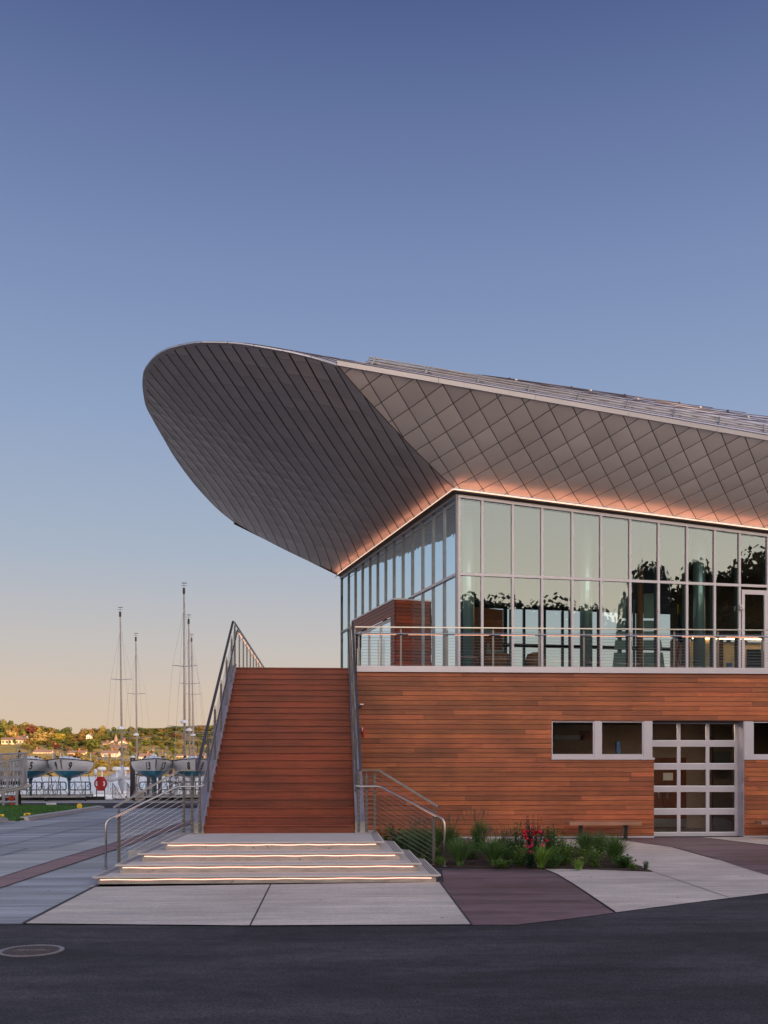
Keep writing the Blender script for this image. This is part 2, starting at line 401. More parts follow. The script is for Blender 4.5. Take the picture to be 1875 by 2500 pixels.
def ground(name, base, layers, rough=.75, bump=.003, spec=.3, specks=None, rv=.12):
    """paving: base colour times several noise layers (scale, stretch x, stretch y, low, high, tint)"""
    m = bpy.data.materials.new(name); nt, N, L = nodes(m); b = N['Principled BSDF']; g = N.new('ShaderNodeNewGeometry')
    rgb = N.new('ShaderNodeRGB'); rgb.outputs[0].default_value = (*base, 1); out = rgb.outputs[0]; first = None
    for (sc_, sx, sy, lo, hi, tint) in layers:
        mp = N.new('ShaderNodeMapping'); mp.inputs['Scale'].default_value = (sx, sy, 1); L.new(g.outputs['Position'], mp.inputs[0]); mp.inputs['Location'].default_value = (sc_ * 7.3, sy * 3.1, 0)
        mp.inputs['Rotation'].default_value = (0, 0, .12 * sx)
        n = N.new('ShaderNodeTexNoise'); n.inputs['Scale'].default_value = sc_; n.inputs['Detail'].default_value = 8; n.inputs['Roughness'].default_value = .6; n.inputs['Distortion'].default_value = .4
        L.new(mp.outputs[0], n.inputs['Vector']); r = N.new('ShaderNodeValToRGB'); r.color_ramp.elements[0].position = .36; r.color_ramp.elements[1].position = .64
        r.color_ramp.elements[0].color = (lo, lo, lo, 1); r.color_ramp.elements[1].color = (hi * tint[0], hi * tint[1], hi * tint[2], 1); L.new(n.outputs['Fac'], r.inputs['Fac'])
        mx = N.new('ShaderNodeMix'); mx.data_type = 'RGBA'; mx.blend_type = 'MULTIPLY'; mx.inputs[0].default_value = 1; L.new(out, mx.inputs[6]); L.new(r.outputs[0], mx.inputs[7]); out = mx.outputs[2]
        first = first or n
    last = n
    if specks:
        for (ss, th, val) in specks:
            n2 = N.new('ShaderNodeTexVoronoi'); n2.inputs['Scale'].default_value = ss; L.new(g.outputs['Position'], n2.inputs['Vector'])
            wn = N.new('ShaderNodeSeparateXYZ'); L.new(n2.outputs['Color'], wn.inputs[0]); a = N.new('ShaderNodeMath'); a.operation = 'GREATER_THAN'; a.inputs[1].default_value = th; L.new(wn.outputs[0], a.inputs[0])
            c = N.new('ShaderNodeMath'); c.operation = 'LESS_THAN'; c.inputs[1].default_value = .17; L.new(n2.outputs['Distance'], c.inputs[0]); d = N.new('ShaderNodeMath'); d.operation = 'MULTIPLY'; L.new(a.outputs[0], d.inputs[0]); L.new(c.outputs[0], d.inputs[1])
            mx = N.new('ShaderNodeMix'); mx.data_type = 'RGBA'; L.new(d.outputs[0], mx.inputs[0]); L.new(out, mx.inputs[6]); mx.inputs[7].default_value = (*val, 1); out = mx.outputs[2]
    L.new(out, b.inputs['Base Color']); b.inputs['Specular IOR Level'].default_value = spec
    mr = N.new('ShaderNodeMapRange'); mr.inputs[1].default_value = .3; mr.inputs[2].default_value = .7; mr.inputs[3].default_value = rough - rv; mr.inputs[4].default_value = min(1, rough + rv); L.new(first.outputs['Fac'], mr.inputs[0]); L.new(mr.outputs[0], b.inputs['Roughness'])
    bp = N.new('ShaderNodeBump'); bp.inputs['Distance'].default_value = bump; L.new(last.outputs['Fac'], bp.inputs['Height']); L.new(bp.outputs[0], b.inputs['Normal'])
    return m
W1 = (1, 1, 1)
M['asphalt'] = ground('asphalt', (.052, .049, .056), [(.22, 1, 1.6, .70, 1.35, W1), (.9, .5, 2.4, .76, 1.25, W1), (5, 1, 1.3, .84, 1.14, W1), (42, 1, 1, .55, 1.5, W1)], .9, .010, .25, [(26, .985, (.012, .012, .016)), (55, .992, (.30, .30, .34))])
M['concrete2'] = ground('pale concrete slab', (.62, .55, .505), [(.35, 1, 1.4, .86, 1.08, (1, 1.0, 1.0)), (.8, .3, 2.6, .88, 1.08, (1.02, .99, .96)), (3, .4, 2.2, .88, 1.1, W1), (30, 1, 1, .86, 1.1, W1)], .7, .002, .3, [(7, .985, (.09, .075, .07)), (16, .99, (.16, .14, .13))])
M['plaza'] = ground('blue grey broom concrete', (.30, .298, .312), [(.16, .7, 2, .66, 1.3, (.97, 1, 1.05)), (.5, .22, 2.4, .66, 1.34, W1), (1.6, .2, 2.6, .82, 1.2, W1), (28, .4, 1.2, .88, 1.1, W1)], .5, .003, .4, [(5, .985, (.06, .055, .06))], .2)
M['plazal'] = ground('light band concrete', (.42, .415, .42), [(.16, .7, 2, .74, 1.2, W1), (.5, .22, 2.4, .70, 1.25, W1), (1.6, .2, 2.6, .84, 1.15, W1), (28, .4, 1.2, .9, 1.1, W1)], .5, .003, .4, None, .2)
M['brown'] = ground('maroon stained concrete', (.150, .100, .108), [(.4, .6, 1.4, .74, 1.25, (1.06, 1, .98)), (.9, .3, 2.8, .68, 1.36, (.95, .98, 1.05)), (4, .5, 2, .84, 1.16, W1), (30, 1, 1, .88, 1.1, W1)], .55, .002, .4, [(6, .985, (.035, .02, .02))], .2)
M['red'] = ground('red band concrete', (.29, .175, .178), [(.4, .5, 1.4, .8, 1.15, W1), (1.2, .3, 2.8, .78, 1.2, W1), (30, 1, 1, .88, 1.1, W1)], .65, .002, .3)
# water
def water():
    m = bpy.data.materials.new('harbour water'); nt, N, L = nodes(m); b = N['Principled BSDF']
    b.inputs['Roughness'].default_value = .3
    b.inputs['IOR'].default_value = 1.5; b.inputs['Specular IOR Level'].default_value = .4
    g = N.new('ShaderNodeNewGeometry'); mp = N.new('ShaderNodeMapping'); mp.inputs['Scale'].default_value = (.12, .8, 1)
    L.new(g.outputs['Position'], mp.inputs[0]); n = N.new('ShaderNodeTexNoise'); n.inputs['Scale'].default_value = .6; n.inputs['Detail'].default_value = 5
    L.new(mp.outputs[0], n.inputs['Vector']); bp = N.new('ShaderNodeBump'); bp.inputs['Distance'].default_value = .03
    L.new(n.outputs['Fac'], bp.inputs['Height']); L.new(bp.outputs[0], b.inputs['Normal'])
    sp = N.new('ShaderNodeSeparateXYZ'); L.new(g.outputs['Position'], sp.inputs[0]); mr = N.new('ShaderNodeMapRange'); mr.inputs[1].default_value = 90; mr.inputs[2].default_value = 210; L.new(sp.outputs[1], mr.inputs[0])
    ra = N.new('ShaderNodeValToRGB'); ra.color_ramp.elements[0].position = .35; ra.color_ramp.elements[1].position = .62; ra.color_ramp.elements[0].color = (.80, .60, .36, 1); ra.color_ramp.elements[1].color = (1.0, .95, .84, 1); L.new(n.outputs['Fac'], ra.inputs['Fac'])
    mx = N.new('ShaderNodeMix'); mx.data_type = 'RGBA'; L.new(mr.outputs[0], mx.inputs[0]); L.new(ra.outputs[0], mx.inputs[6]); mx.inputs[7].default_value = (.72, .86, 1.0, 1); L.new(mx.outputs[2], b.inputs['Base Color'])  # golden hill and pale sky reflections painted into base colour by distance
    return m
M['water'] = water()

# ------------------------------------------------------------------ camera, world, sun
cam = bpy.data.cameras.new('camera'); co = bpy.data.objects.new('camera', cam); COL.objects.link(co)
co.location = (0, 0, H); co.rotation_euler = (radians(90), 0, -YAW)
cam.sensor_fit = 'AUTO'; cam.sensor_width = 36; cam.lens = FPX / 2500 * 36
cam.shift_x = 0; cam.shift_y = (1876 - 1250) / 2500
cam.clip_start = .1; cam.clip_end = 8000
sc.camera = co

SUN = Vector((.52, -.85, 0)).normalized(); EL = radians(3.5)
sd = Vector((SUN.x * cos(EL), SUN.y * cos(EL), sin(EL)))
sl = bpy.data.lights.new('sun', 'SUN'); so = bpy.data.objects.new('sun', sl); COL.objects.link(so)
sl.energy = 7.5; sl.angle = radians(.5); sl.color = (1.0, .60, .27)
so.rotation_euler = sd.to_track_quat('Z', 'Y').to_euler(); so.location = (40, -60, 60)

wd = bpy.data.worlds.new('World'); sc.world = wd; wd.use_nodes = True
nt = wd.node_tree; N = nt.nodes; L = nt.links; bg = N['Background']
tc = N.new('ShaderNodeTexCoord'); sp = N.new('ShaderNodeSeparateXYZ'); L.new(tc.outputs['Generated'], sp.inputs[0])
def ramp(stops):
    r = N.new('ShaderNodeValToRGB'); cr = r.color_ramp; cr.interpolation = 'LINEAR'
    while len(cr.elements) < len(stops): cr.elements.new(.5)
    for e, (p, c) in zip(cr.elements, stops): e.position = p; e.color = c
    L.new(sp.outputs[2], r.inputs['Fac']); return r
anti = ramp([(0.0, srgb(211, 185, 160)), (.035, srgb(210, 188, 167)), (.075, srgb(204, 187, 174)), (.122, srgb(191, 185, 183)),
             (.211, srgb(163, 175, 193)), (.337, srgb(139, 158, 192)), (.447, srgb(119, 138, 179)), (.616, srgb(77, 93, 141)), (.8, srgb(58, 76, 126)), (1.0, srgb(50, 68, 118))])
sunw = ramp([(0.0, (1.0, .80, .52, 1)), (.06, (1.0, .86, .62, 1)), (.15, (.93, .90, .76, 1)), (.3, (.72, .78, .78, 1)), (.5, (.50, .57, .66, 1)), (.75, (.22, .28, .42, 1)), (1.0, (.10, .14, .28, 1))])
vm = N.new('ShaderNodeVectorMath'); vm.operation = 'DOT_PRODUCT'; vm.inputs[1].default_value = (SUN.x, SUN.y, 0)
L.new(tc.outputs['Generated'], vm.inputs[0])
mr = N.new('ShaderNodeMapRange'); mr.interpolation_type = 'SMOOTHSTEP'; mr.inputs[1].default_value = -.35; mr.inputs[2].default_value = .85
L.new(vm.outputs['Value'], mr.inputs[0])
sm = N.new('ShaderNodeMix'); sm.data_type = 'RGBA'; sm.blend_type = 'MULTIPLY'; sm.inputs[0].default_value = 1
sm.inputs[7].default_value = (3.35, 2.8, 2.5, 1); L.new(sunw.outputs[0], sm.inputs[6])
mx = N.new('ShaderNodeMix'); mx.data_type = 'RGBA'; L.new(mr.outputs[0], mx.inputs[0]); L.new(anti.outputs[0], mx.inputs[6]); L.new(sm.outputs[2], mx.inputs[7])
sky = N.new('ShaderNodeTexSky'); sky.sky_type = 'NISHITA'; sky.sun_disc = False; sky.sun_elevation = EL
sky.sun_rotation = math.atan2(SUN.x, SUN.y)
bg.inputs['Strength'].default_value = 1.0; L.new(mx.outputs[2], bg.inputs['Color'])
bg2 = N.new('ShaderNodeBackground'); bg2.inputs['Strength'].default_value = .012; L.new(sky.outputs[0], bg2.inputs['Color'])
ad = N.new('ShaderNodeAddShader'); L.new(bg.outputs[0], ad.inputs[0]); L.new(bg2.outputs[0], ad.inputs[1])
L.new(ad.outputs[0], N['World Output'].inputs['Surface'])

sc.view_settings.view_transform = 'Standard'; sc.view_settings.look = 'None'; sc.view_settings.exposure = 0; sc.view_settings.gamma = 1
sc.render.engine = 'CYCLES'
sc.cycles.max_bounces = 8; sc.cycles.transparent_max_bounces = 16; sc.cycles.glossy_bounces = 4; sc.cycles.diffuse_bounces = 3
sc.cycles.use_denoising = True; sc.cycles.sample_clamp_indirect = 6; sc.cycles.caustics_reflective = False

# ================================================================== GROUND
def sheet(name, pts, mt, z, th=0, kind='structure'):
    m = MB(); P = [(p[0], p[1]) for p in pts]
    a = sum(P[i][0] * P[(i + 1) % len(P)][1] - P[(i + 1) % len(P)][0] * P[i][1] for i in range(len(P)))
    if a < 0: P = P[::-1]
    if th: m.prism(P, z - th, z)
    else: m.poly([(x, y, z) for x, y in P])
    o = m.build(name, mt); o['kind'] = kind; return o
G = lambda px, py, z=0: PZ(px, py, z)

m = MB(); m.grid(lambda u, v: Vector((-500 + 1000 * u, -140 + 201.6 * v, 0)), 20, 10); o = m.build('ground', M['asphalt']); o['kind'] = 'structure'
m = MB(); m.box(-500, 500, 61.6, 62, -3, -.004); o = m.build('quay_face', M['timber']); o['kind'] = 'structure'
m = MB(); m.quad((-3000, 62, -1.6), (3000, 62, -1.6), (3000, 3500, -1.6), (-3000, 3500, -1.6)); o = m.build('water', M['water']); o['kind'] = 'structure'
pz = [G(-1500, 2246), G(57, 2256), G(246, 2160), (-3.85, 17), (-3.2, 21), (-2.7, 27), (-2.7, 47.2), G(300, 1974), (-60, 47.2), (-60, 20)]
sheet('plaza', pz, M['plaza'], .004)
sheet('light_paving_band', [G(-400, 2255), G(0, 2143), G(135, 2100), G(290, 2054.5), G(449, 2007), G(520, 1986), G(440, 1993), G(300, 2028), G(170, 2066), G(0, 2092), G(-400, 2150)], M['plazal'], .008)
sheet('light_paving_band', [G(-300, 2050), G(0, 2030), G(150, 2010), G(300, 1994), G(450, 1982), G(300, 1984), G(150, 1998), G(0, 2016), G(-300, 2030)], M['plazal'], .008)
sheet('red_paving_band', [G(-232, 2250), G(0, 2170), G(135, 2124.5), G(290, 2073), G(466, 2013), G(560, 1985), G(520, 1986), G(449, 2007.5), G(290, 2055), G(135, 2101), G(0, 2144), G(-338, 2250)], M['red'], .012)
sheet('front_pavement', [G(60, 2257), G(244, 2160), (-3.9, 16), (1.86, 16.4), G(1073, 2156), G(1100, 2192), G(1128, 2230), G(1150, 2259.5), G(600, 2262)], M['concrete2'], .016)
bp_ = [G(1076, 2156), G(1102, 2192), G(1130, 2230), G(1152, 2259.5), G(1263, 2259), G(1400, 2243), G(1500, 2229.5), G(1401, 2161), G(1360, 2136), G(1318, 2119), (2.1, 18.4), (1.9, 16.4)]
sheet('maroon_pavement', bp_, M['brown'], .008)
yb = 26.66
sheet('light_pavement', [G(1321, 2119), G(1363, 2136), G(1404, 2161), G(1503, 2229), G(1673, 2207), G(1875, 2182), G(2300, 2130), G(2000, 2110), (14, 22), (11.5, 24), G(1750, 2100), G(1646, 2071), PZ(1574, 2051, 0), (5, yb), (4, yb), G(1300, 2100)], M['concrete2'], .010)
sheet('maroon_pavement', [(7.48, yb), G(1650, 2071), G(1754, 2100), G(1823, 2123), G(1875, 2138), G(2000, 2165), G(2300, 2130), G(1990, 2080), (10.2, yb)], M['brown'], .014)
sheet('light_pavement', [(10.25, yb), G(1992, 2079), G(2300, 2129), (40, 20), (40, yb)], M['concrete2'], .018)
sheet('quay_pavement', [(-500, 55.2), (-500, 60.2), (40, 60.2), (40, 55.2)], M['concrete'], .006)
# joints
def joint(pts, w=.022, z=.02, name='paving_joint'):
    m = MB()
    for a, b in zip(pts[:-1], pts[1:]):
        a, b = Vector((a[0], a[1], z)), Vector((b[0], b[1], z)); d = (b - a).normalized(); n = Vector((-d.y, d.x, 0)) * w / 2
        m.quad(a - n, b - n, b + n, a + n)
    return m
jm = MB()
def addj(pts, w=.02, z=.02):
    q = joint(pts, w, z); n = len(jm.v); jm.v += q.v; jm.f += [tuple(n + i for i in f) for f in q.f]; jm.c += q.c; jm.mi += q.mi
addj([G(662, 2159), G(611, 2262)], .022, .0185)
addj([G(57, 2257), G(244, 2160)], .06, .0185)
addj([G(1074, 2156), G(1101, 2192), G(1129, 2230), G(1152, 2260)], .03, .0185)
addj([G(1318, 2119), G(1360, 2136), G(1401, 2161), G(1502, 2229)], .02, .0195)
addj([G(0, 2170), G(135, 2124.5), G(290, 2073), G(466, 2013)], .02)
addj([G(0, 2144), G(135, 2101), G(290, 2055), G(449, 2007.5)], .02)
addj([G(0, 2091), G(66, 2073)], .025); addj([G(0, 2068.5), G(180, 2026), G(300, 2001)], .025)
addj([G(120, 2072), G(290, 2034), G(430, 2000)], .02); addj([G(0, 2038), G(150, 2008), G(250, 1992)], .02)
addj([G(1525, 2082), G(1674, 2082)], .012, .0135); addj([G(1590, 2128), G(1780, 2193)], .014, .0135)
o = jm.build('paving_joint', M['joint']); o['kind'] = 'structure'
# lawn and kerbs
gz = .10
ka = [G(72, 2004), G(110, 1998), G(170, 1989), G(215, 1981), G(256, 1974.5)]
lawn = [q + Vector((-.12, .31, 0)) for q in ka] + [G(240, 1966.5, gz), G(-900, 1961, gz), G(-900, 2000, gz), G(40, 1999, gz)]
o = sheet('lawn', lawn, M['grass'], gz, .09)
gb = MB(); rr = random.Random(3)
x0, x1 = -26, -8.5
P2 = [(p[0], p[1]) for p in lawn]
def inside(x, y, P):
    c = False; j = len(P) - 1
    for i in range(len(P)):
        if (P[i][1] > y) != (P[j][1] > y) and x < (P[j][0] - P[i][0]) * (y - P[i][1]) / (P[j][1] - P[i][1]) + P[i][0]: c = not c
        j = i
    return c
for i in range(26000):
    x = rr.uniform(-26, -11); y = rr.uniform(36, 53)
    if not inside(x, y, P2): continue
    a = rr.uniform(0, pi); w = .012; h = rr.uniform(.04, .085); dx, dy = cos(a) * w, sin(a) * w; c = rr.uniform(.6, 1.5)
    gb.tri((x - dx, y - dy, gz), (x + dx, y + dy, gz), (x + rr.uniform(-.03, .03), y + rr.uniform(-.03, .03), gz + h), (c * 1.05, c, c * .7))
o = gb.build('grass', M['grass']); tag(o, 'short mown green grass on the lawn beside the plaza', 'grass', kind='stuff')
def kerb(pts, name='kerb', w=.34, h=.15):
    m = MB()
    for a, b in zip(pts[:-1], pts[1:]):
        a, b = Vector((a[0], a[1], 0)), Vector((b[0], b[1], 0)); d = (b - a).normalized(); n = Vector((-d.y, d.x, 0))
        e = d * .006; a2, b2 = a + e, b - e
        for (s0, s1, z1) in ((0, .05, .10), (.05, w, h)):
            m.hexa([a2 - n * 0 + n * s0, b2 + n * s0, b2 + n * s1, a2 + n * s1] + [p + Vector((0, 0, q)) for p, q in ((a2 + n * s0, 0.03 if s0 == 0 else z1 - .02), (b2 + n * s0, .03 if s0 == 0 else z1 - .02), (b2 + n * s1, z1), (a2 + n * s1, z1))])
    o = m.build(name, M['curb']); o['kind'] = 'structure'; return o
ka = [G(72, 2004), G(110, 1998), G(170, 1989), G(215, 1981), G(256, 1974.5)]
kerb(ka)
kerb([G(-900, 2140), G(-200, 2032), G(-60, 2018), G(22, 2007)], h=.17)
sheet('dropped_kerb', [G(18, 2007), G(78, 2003), G(78, 1999), G(18, 1999)], M['curb'], .03, .03)

# ================================================================== MANHOLE + LAWN MARKERS
mh = PZ(76, 2322, 0)
t = thing('manhole_cover', 'round rusty iron manhole cover set in the black asphalt', 'manhole', (mh.x, mh.y, 0))
M['iron'] = mat('worn iron', (.12, .085, .085), .5, .6, var=.3, scale=12); M['ironr'] = mat('worn iron rim', (.26, .21, .21), .4, .7, var=.3, scale=14)
m = MB(); m.lathe((mh.x, mh.y, .001), [(.335, 0), (.335, .008), (.29, .008), (.29, .004)], 40); m.build('rim', M['ironr'], t)
m = MB(); m.lathe((mh.x, mh.y, .001), [(.285, 0), (.285, .008)], 40)
for i in range(-9, 10):
    for j in range(-9, 10):
        x, y = i * .03, j * .03
        if x * x + y * y < .27 ** 2 and not (abs(y) < .04 and abs(x) < .21): m.box(mh.x + x - .009, mh.x + x + .009, mh.y + y - .009, mh.y + y + .009, .009, .013)
m.build('lid', M['iron'], t)
def textmesh(txt, size, extr=0, shear=0, bold=0):
    c = bpy.data.curves.new('lettering', 'FONT'); c.body = txt; c.size = size; c.align_x = 'CENTER'; c.align_y = 'CENTER'; c.extrude = extr; c.shear = shear; c.offset = bold
    o = bpy.data.objects.new('lettering', c); COL.objects.link(o)
    dg = bpy.context.evaluated_depsgraph_get(); dg.update()
    me = bpy.data.meshes.new_from_object(o.evaluated_get(dg)); bpy.data.objects.remove(o)
    return me
me = textmesh('SEWER', .095, .002); me.materials.append(M['ironr'])
o = bpy.data.objects.new('lettering', me); COL.objects.link(o); o.parent = t; o.location = (0, 0, .012)
for (px, py, s, lb, g) in ((65, 1992, .5, 'large yellow marker sign on the lawn near the kerb corner', 1), (193, 1966, .34, 'yellow marker at the far back edge of the lawn', 1), (194, 1973, .34, 'small yellow round marker on the lawn just before the far kerb', 0), (0, 1996, .5, 'yellow marker cut by the left picture edge on the lawn', 1)):
    p = PZ(px, py + 3, gz); t = thing('lawn_marker', lb, 'marker', tuple(p))
    m = MB(); a = .14 * s
    if g: m.obox((p.x - a * 1.6, p.y, p.z + .06), (a * 3.2, .06, .05 * s), (0, .01, .0), (0, .05, .16 * s)); 
    else: m.tube([p + Vector((0, 0, .15)), p + Vector((0, .02, .15))], .12, 14)
    m.build('sign_plate', M['yellow'], t)
    m = MB(); m.box(p.x - a * .8, p.x + a * .8, p.y - .004, p.y + .01, p.z + .10, p.z + .10 + .05 * s); m.build('print', M['black'], t)
    m = MB(); m.box(p.x - .01, p.x + .01, p.y + .03, p.y + .04, p.z, p.z + .08); m.build('stake', M['black'], t)

# ================================================================== CONCRETE STEPS
XC = -1.02
st = thing('concrete_steps', 'broad pale concrete steps with glowing strips under each nosing below the wooden stair', 'steps', (XC, 18, 0))
spec = [(2.86, 16.3, 19.15, .15), (2.59, 16.75, 19.45, .30), (2.31, 17.2, 19.75, .45), (2.0, 17.75, 20.05, .60)]
for k, (hw, yf, yb_, zt) in enumerate(spec):
    ins = .07; zb = zt - .15
    def poly(i):
        back = [(1.92, 20.2), (1.92, 21.2), (-1.92, 21.2), (-1.92, 20.2)]
        if k == 3: back = [(1.97, 21.0), (-1.97, 21.0)]
        return [(XC + a, b) for a, b in [(-hw + i, yf + i), (hw - i, yf + i), (hw - i, yb_)] + back + [(-hw + i, yb_)]]
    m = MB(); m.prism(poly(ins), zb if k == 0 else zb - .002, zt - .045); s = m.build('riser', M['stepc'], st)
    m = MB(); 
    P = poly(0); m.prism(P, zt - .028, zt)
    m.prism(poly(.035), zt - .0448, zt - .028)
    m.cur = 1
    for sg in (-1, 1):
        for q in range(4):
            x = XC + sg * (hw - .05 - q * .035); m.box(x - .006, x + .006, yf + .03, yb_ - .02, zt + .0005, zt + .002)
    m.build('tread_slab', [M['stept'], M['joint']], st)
    m = MB(); n = 40
    pts = [(XC - hw + ins + .04 + (2 * hw - 2 * ins - .12) * i / n, yf + ins - .014, zt - .062 + .004 * sin(i * .9 + k) + random.uniform(-.0015, .0015)) for i in range(n + 1)]
    m.tube(pts, .0075, 8); m.build('light_strip', M['ledstep'], st); m = MB(); m.quad((XC - hw + .12, yf + ins - .002, zt - .049), (XC + hw - .12, yf + ins - .002, zt - .049), (XC + hw - .12, yf + .038, zt - .049), (XC - hw + .12, yf + .038, zt - .049)); m.build('hidden_wash_emitter', M['stepwash'], st)  # unseen emitter added under the nosing to widen the strip's glow
t = tag(MB().prism([(-4.25, 21.0), (-2.95, 21.0), (-2.95, 27), (-4.25, 27)], 0, .19).build('concrete_plinth', M['concrete']), 'low concrete plinth along the left side of the stair', 'plinth')

# ================================================================== WOODEN STAIR
NS = 24; Y0 = 20.05; TR = .3048; RI = .17; XL, XR = -2.56, .515; DZ = .60 + NS * RI
stair = thing('wooden_staircase', 'tall straight reddish hardwood staircase rising to the deck', 'staircase', (XC, 20.05, .6))
for i in range(NS):
    y = Y0 + i * TR; z = .6 + i * RI
    c = random.uniform(.72, 1.12); c2 = (c * random.uniform(.95, 1.08), c, c * random.uniform(.85, 1.05))
    m = MB(); m.box(XL + .012, XR - .012, y + .03, y + .052, z - (.0 if i == 0 else .015), z + RI - .031, c2); m.cur = 1
    for sx in (XL + .25, XL + 1.2, XL + 2.1, XR - .25):
        for zz in (.045, .105): m.box(sx - .006, sx + .006, y + .0285, y + .03, z + zz, z + zz + .011)
    m.build('riser', [M['treadwood'], M['gap']], stair)
    c = random.uniform(.75, 1.1)
    m = MB()
    m.box(XL + .006, XR - .006, y, y + .148, z + RI - .03, z + RI, (c, c, c)); c = random.uniform(.8, 1.1)
    if i < NS - 1: m.box(XL + .006, XR - .006, y + .154, y + TR + .029, z + RI - .03, z + RI, (c, c, c))
    m.build('tread', M['treadwood'], stair)
sl_ = RI / TR
def nz_(y): return .77 + (y - Y0) * sl_
for nm, xa, xb in (('stringer', XL - .19, XL), ('stringer', XR, XR + .19)):
    m = MB(); ya, yb2 = Y0 + .02, 27.12
    # channel: sloped beam with open groove
    za, zb = nz_(ya) + .06, nz_(yb2) + .06
    xo, xi = (xa, xb)
    for (p, q, top, bot) in ((xa, xa + .02, 0, .38), (xb - .02, xb, 0, .38), (xa + .02, xb - .02, -.03, .05)):
        m.hexa([(p, ya, max(za - bot, .6)), (q, ya, max(za - bot, .6)), (q, yb2, zb - bot), (p, yb2, zb - bot), (p, ya, za + top), (q, ya, za + top), (q, yb2, zb + top), (p, yb2, zb + top)])
    s = m.build(nm, M['stringer'], stair)
    m = MB(); m.box(xa - .004, xb + .004, ya - .03, ya - .003, .6, .82); m.build('foot_plate', M['steel'], s)
m = MB(); m.box(XL - .19, XL - .17, 20.7, 27.1, .2, .9 if False else .21); 

def stair_rail(side, label):
    """railing of one stair side: top bar, round handrail, posts and cables, turning outward at the foot"""
    sx = lambda x: x if side < 0 else 2 * XC - x
    T = thing('stair_railing', label, 'railing', (sx(-2.65), 20.05, .6))
    xt = sx(-2.65)
    m = MB(); m.bar((xt, 19.75, 1.88), (xt, 27.05, 5.93), .055, .05); m.build('top_rail', M['toprail'], T)
    posts = [21.15, 22.4, 23.65, 24.9, 26.15, 27.0]
    for y in posts:
        m = MB(); zt = 1.88 + (y - 19.75) * (4.05 / 7.3) - .05; zb = nz_(y) + .03
        x = sx(-2.60); m.box(x - .022, x + .022, y - .022, y + .022, zb, zt - .05); m.box(x - .009, x + .009, y - .009, y + .009, zt - .05, zt + .03)
        p = m.build('post', M['steelpost'], T)
        m = MB()
        for k in range(11):
            z = zb + .1 + k * .095; m.tube([(x - .03, y, z), (x + .03, y, z)], .007, 6)
        m.build('cable_fitting', M['steel'], p)
        m = MB(); hz_ = 1.55 + (y - 19.75) * .572; m.tube([(x, y, hz_ - .07), (sx(-2.55), y, hz_ - .06), (sx(-2.53), y, hz_ - .01)], .007, 6); m.build('bracket', M['steel'], p)
    for k in range(11):
        m = MB(); o_ = .12 + k * .095; x = sx(-2.60)
        m.tube([(x, 20.1, nz_(20.1) + .02 + o_ - .05), (x, 27.0, nz_(27.0) + .02 + o_)], .004, 5); m.build('cable', M['cable'], T)
    # handrail down the stair, round the corner and down beside the steps
    xh = sx(-2.53)
    pts = [(xh, 27.05, 5.70), (xh, 20.0, 1.66), (xh, 19.86, 1.59), (sx(-2.57), 19.8, 1.56), (sx(-2.66), 19.8, 1.555), (sx(-3.02), 19.85, 1.555), (sx(-3.09), 19.8, 1.53),
           (sx(-4.16), 18.98, .97), (sx(-4.22), 18.93, .93), (sx(-4.245), 18.91, .86), (sx(-4.25), 18.9, .02)]
    m = MB(); m.tube(pts, .021, 10); h = m.build('handrail', M['steel'], T, smooth=True)
    m = MB(); m.lathe((sx(-4.25), 18.9, .02), [(.06, 0), (.06, .012), (.03, .02)], 14); m.build('base_flange', M['steel'], T)
    m = MB(); n = 26
    for i in range(n):
        a = Vector((sx(-3.12), 19.775, 1.508)).lerp(Vector((sx(-4.1), 19.02, .975)), i / n); b = Vector((sx(-3.12), 19.775, 1.508)).lerp(Vector((sx(-4.1), 19.02, .975)), (i + .6) / n)
        m.bar(a, b, .012, .008)
    m.build('light_strip', M['ledrail'], h)
    # wing: three landing posts and a lower post
    lp = [(-2.62, 19.98), (-2.79, 19.98), (-2.94, 20.0)] if True else []
    lx = [(-2.62, 19.96), (-2.78, 20.0), (-2.95, 20.03)]
    for (x, y) in lx:
        m = MB(); x = sx(x); m.box(x - .025, x + .025, y - .012, y + .012, .61, 1.80); m.box(x - .008, x + .008, y - .008, y + .008, 1.80, 1.87)
        p = m.build('post', M['steelpost'], T)
        m = MB(); m.lathe((x, y, .602), [(.058, 0), (.058, .012), (.03, .018)], 16); m.build('base_flange', M['steel'], p)
        m = MB()
        for k in range(12): m.tube([(x, y - .018, .72 + k * .092), (x, y - .012, .72 + k * .092)], .009, 6)
        m.build('cable_fitting', M['steel'], p)
    x, y = sx(-4.07), 19.22
    m = MB(); m.box(x - .028, x + .028, y - .014, y + .014, .02, 1.10); m.box(x - .008, x + .008, y - .008, y + .008, 1.1, 1.19); p = m.build('post', M['steelpost'], T)
    m = MB(); m.lathe((x, y, .02), [(.055, 0), (.055, .012), (.03, .018)], 16); m.build('base_flange', M['steel'], p)
    m = MB(); m.bar((sx(-2.60), 19.9, 1.88), (sx(-3.03), 20.02, 1.88), .045, .032)
    m.bar((sx(-3.02), 20.02, 1.885), (sx(-4.16), 19.16, 1.165), .045, .032); m.build('wing_top_rail', M['steel'], T)
    for k in range(12):
        m = MB(); a = .74 + k * .092; b = .10 + k * .088
        m.tube([(sx(-2.64), 19.97, a), (sx(-2.95), 20.03, a), (sx(-4.07), 19.22, b), (sx(-4.10), 19.2, b)], .0042, 5); m.build('cable', M['cable'], T)
    return T
stair_rail(-1, 'steel cable railing on the left side of the staircase')
stair_rail(1, 'steel cable railing on the right side of the staircase beside the planted bed')
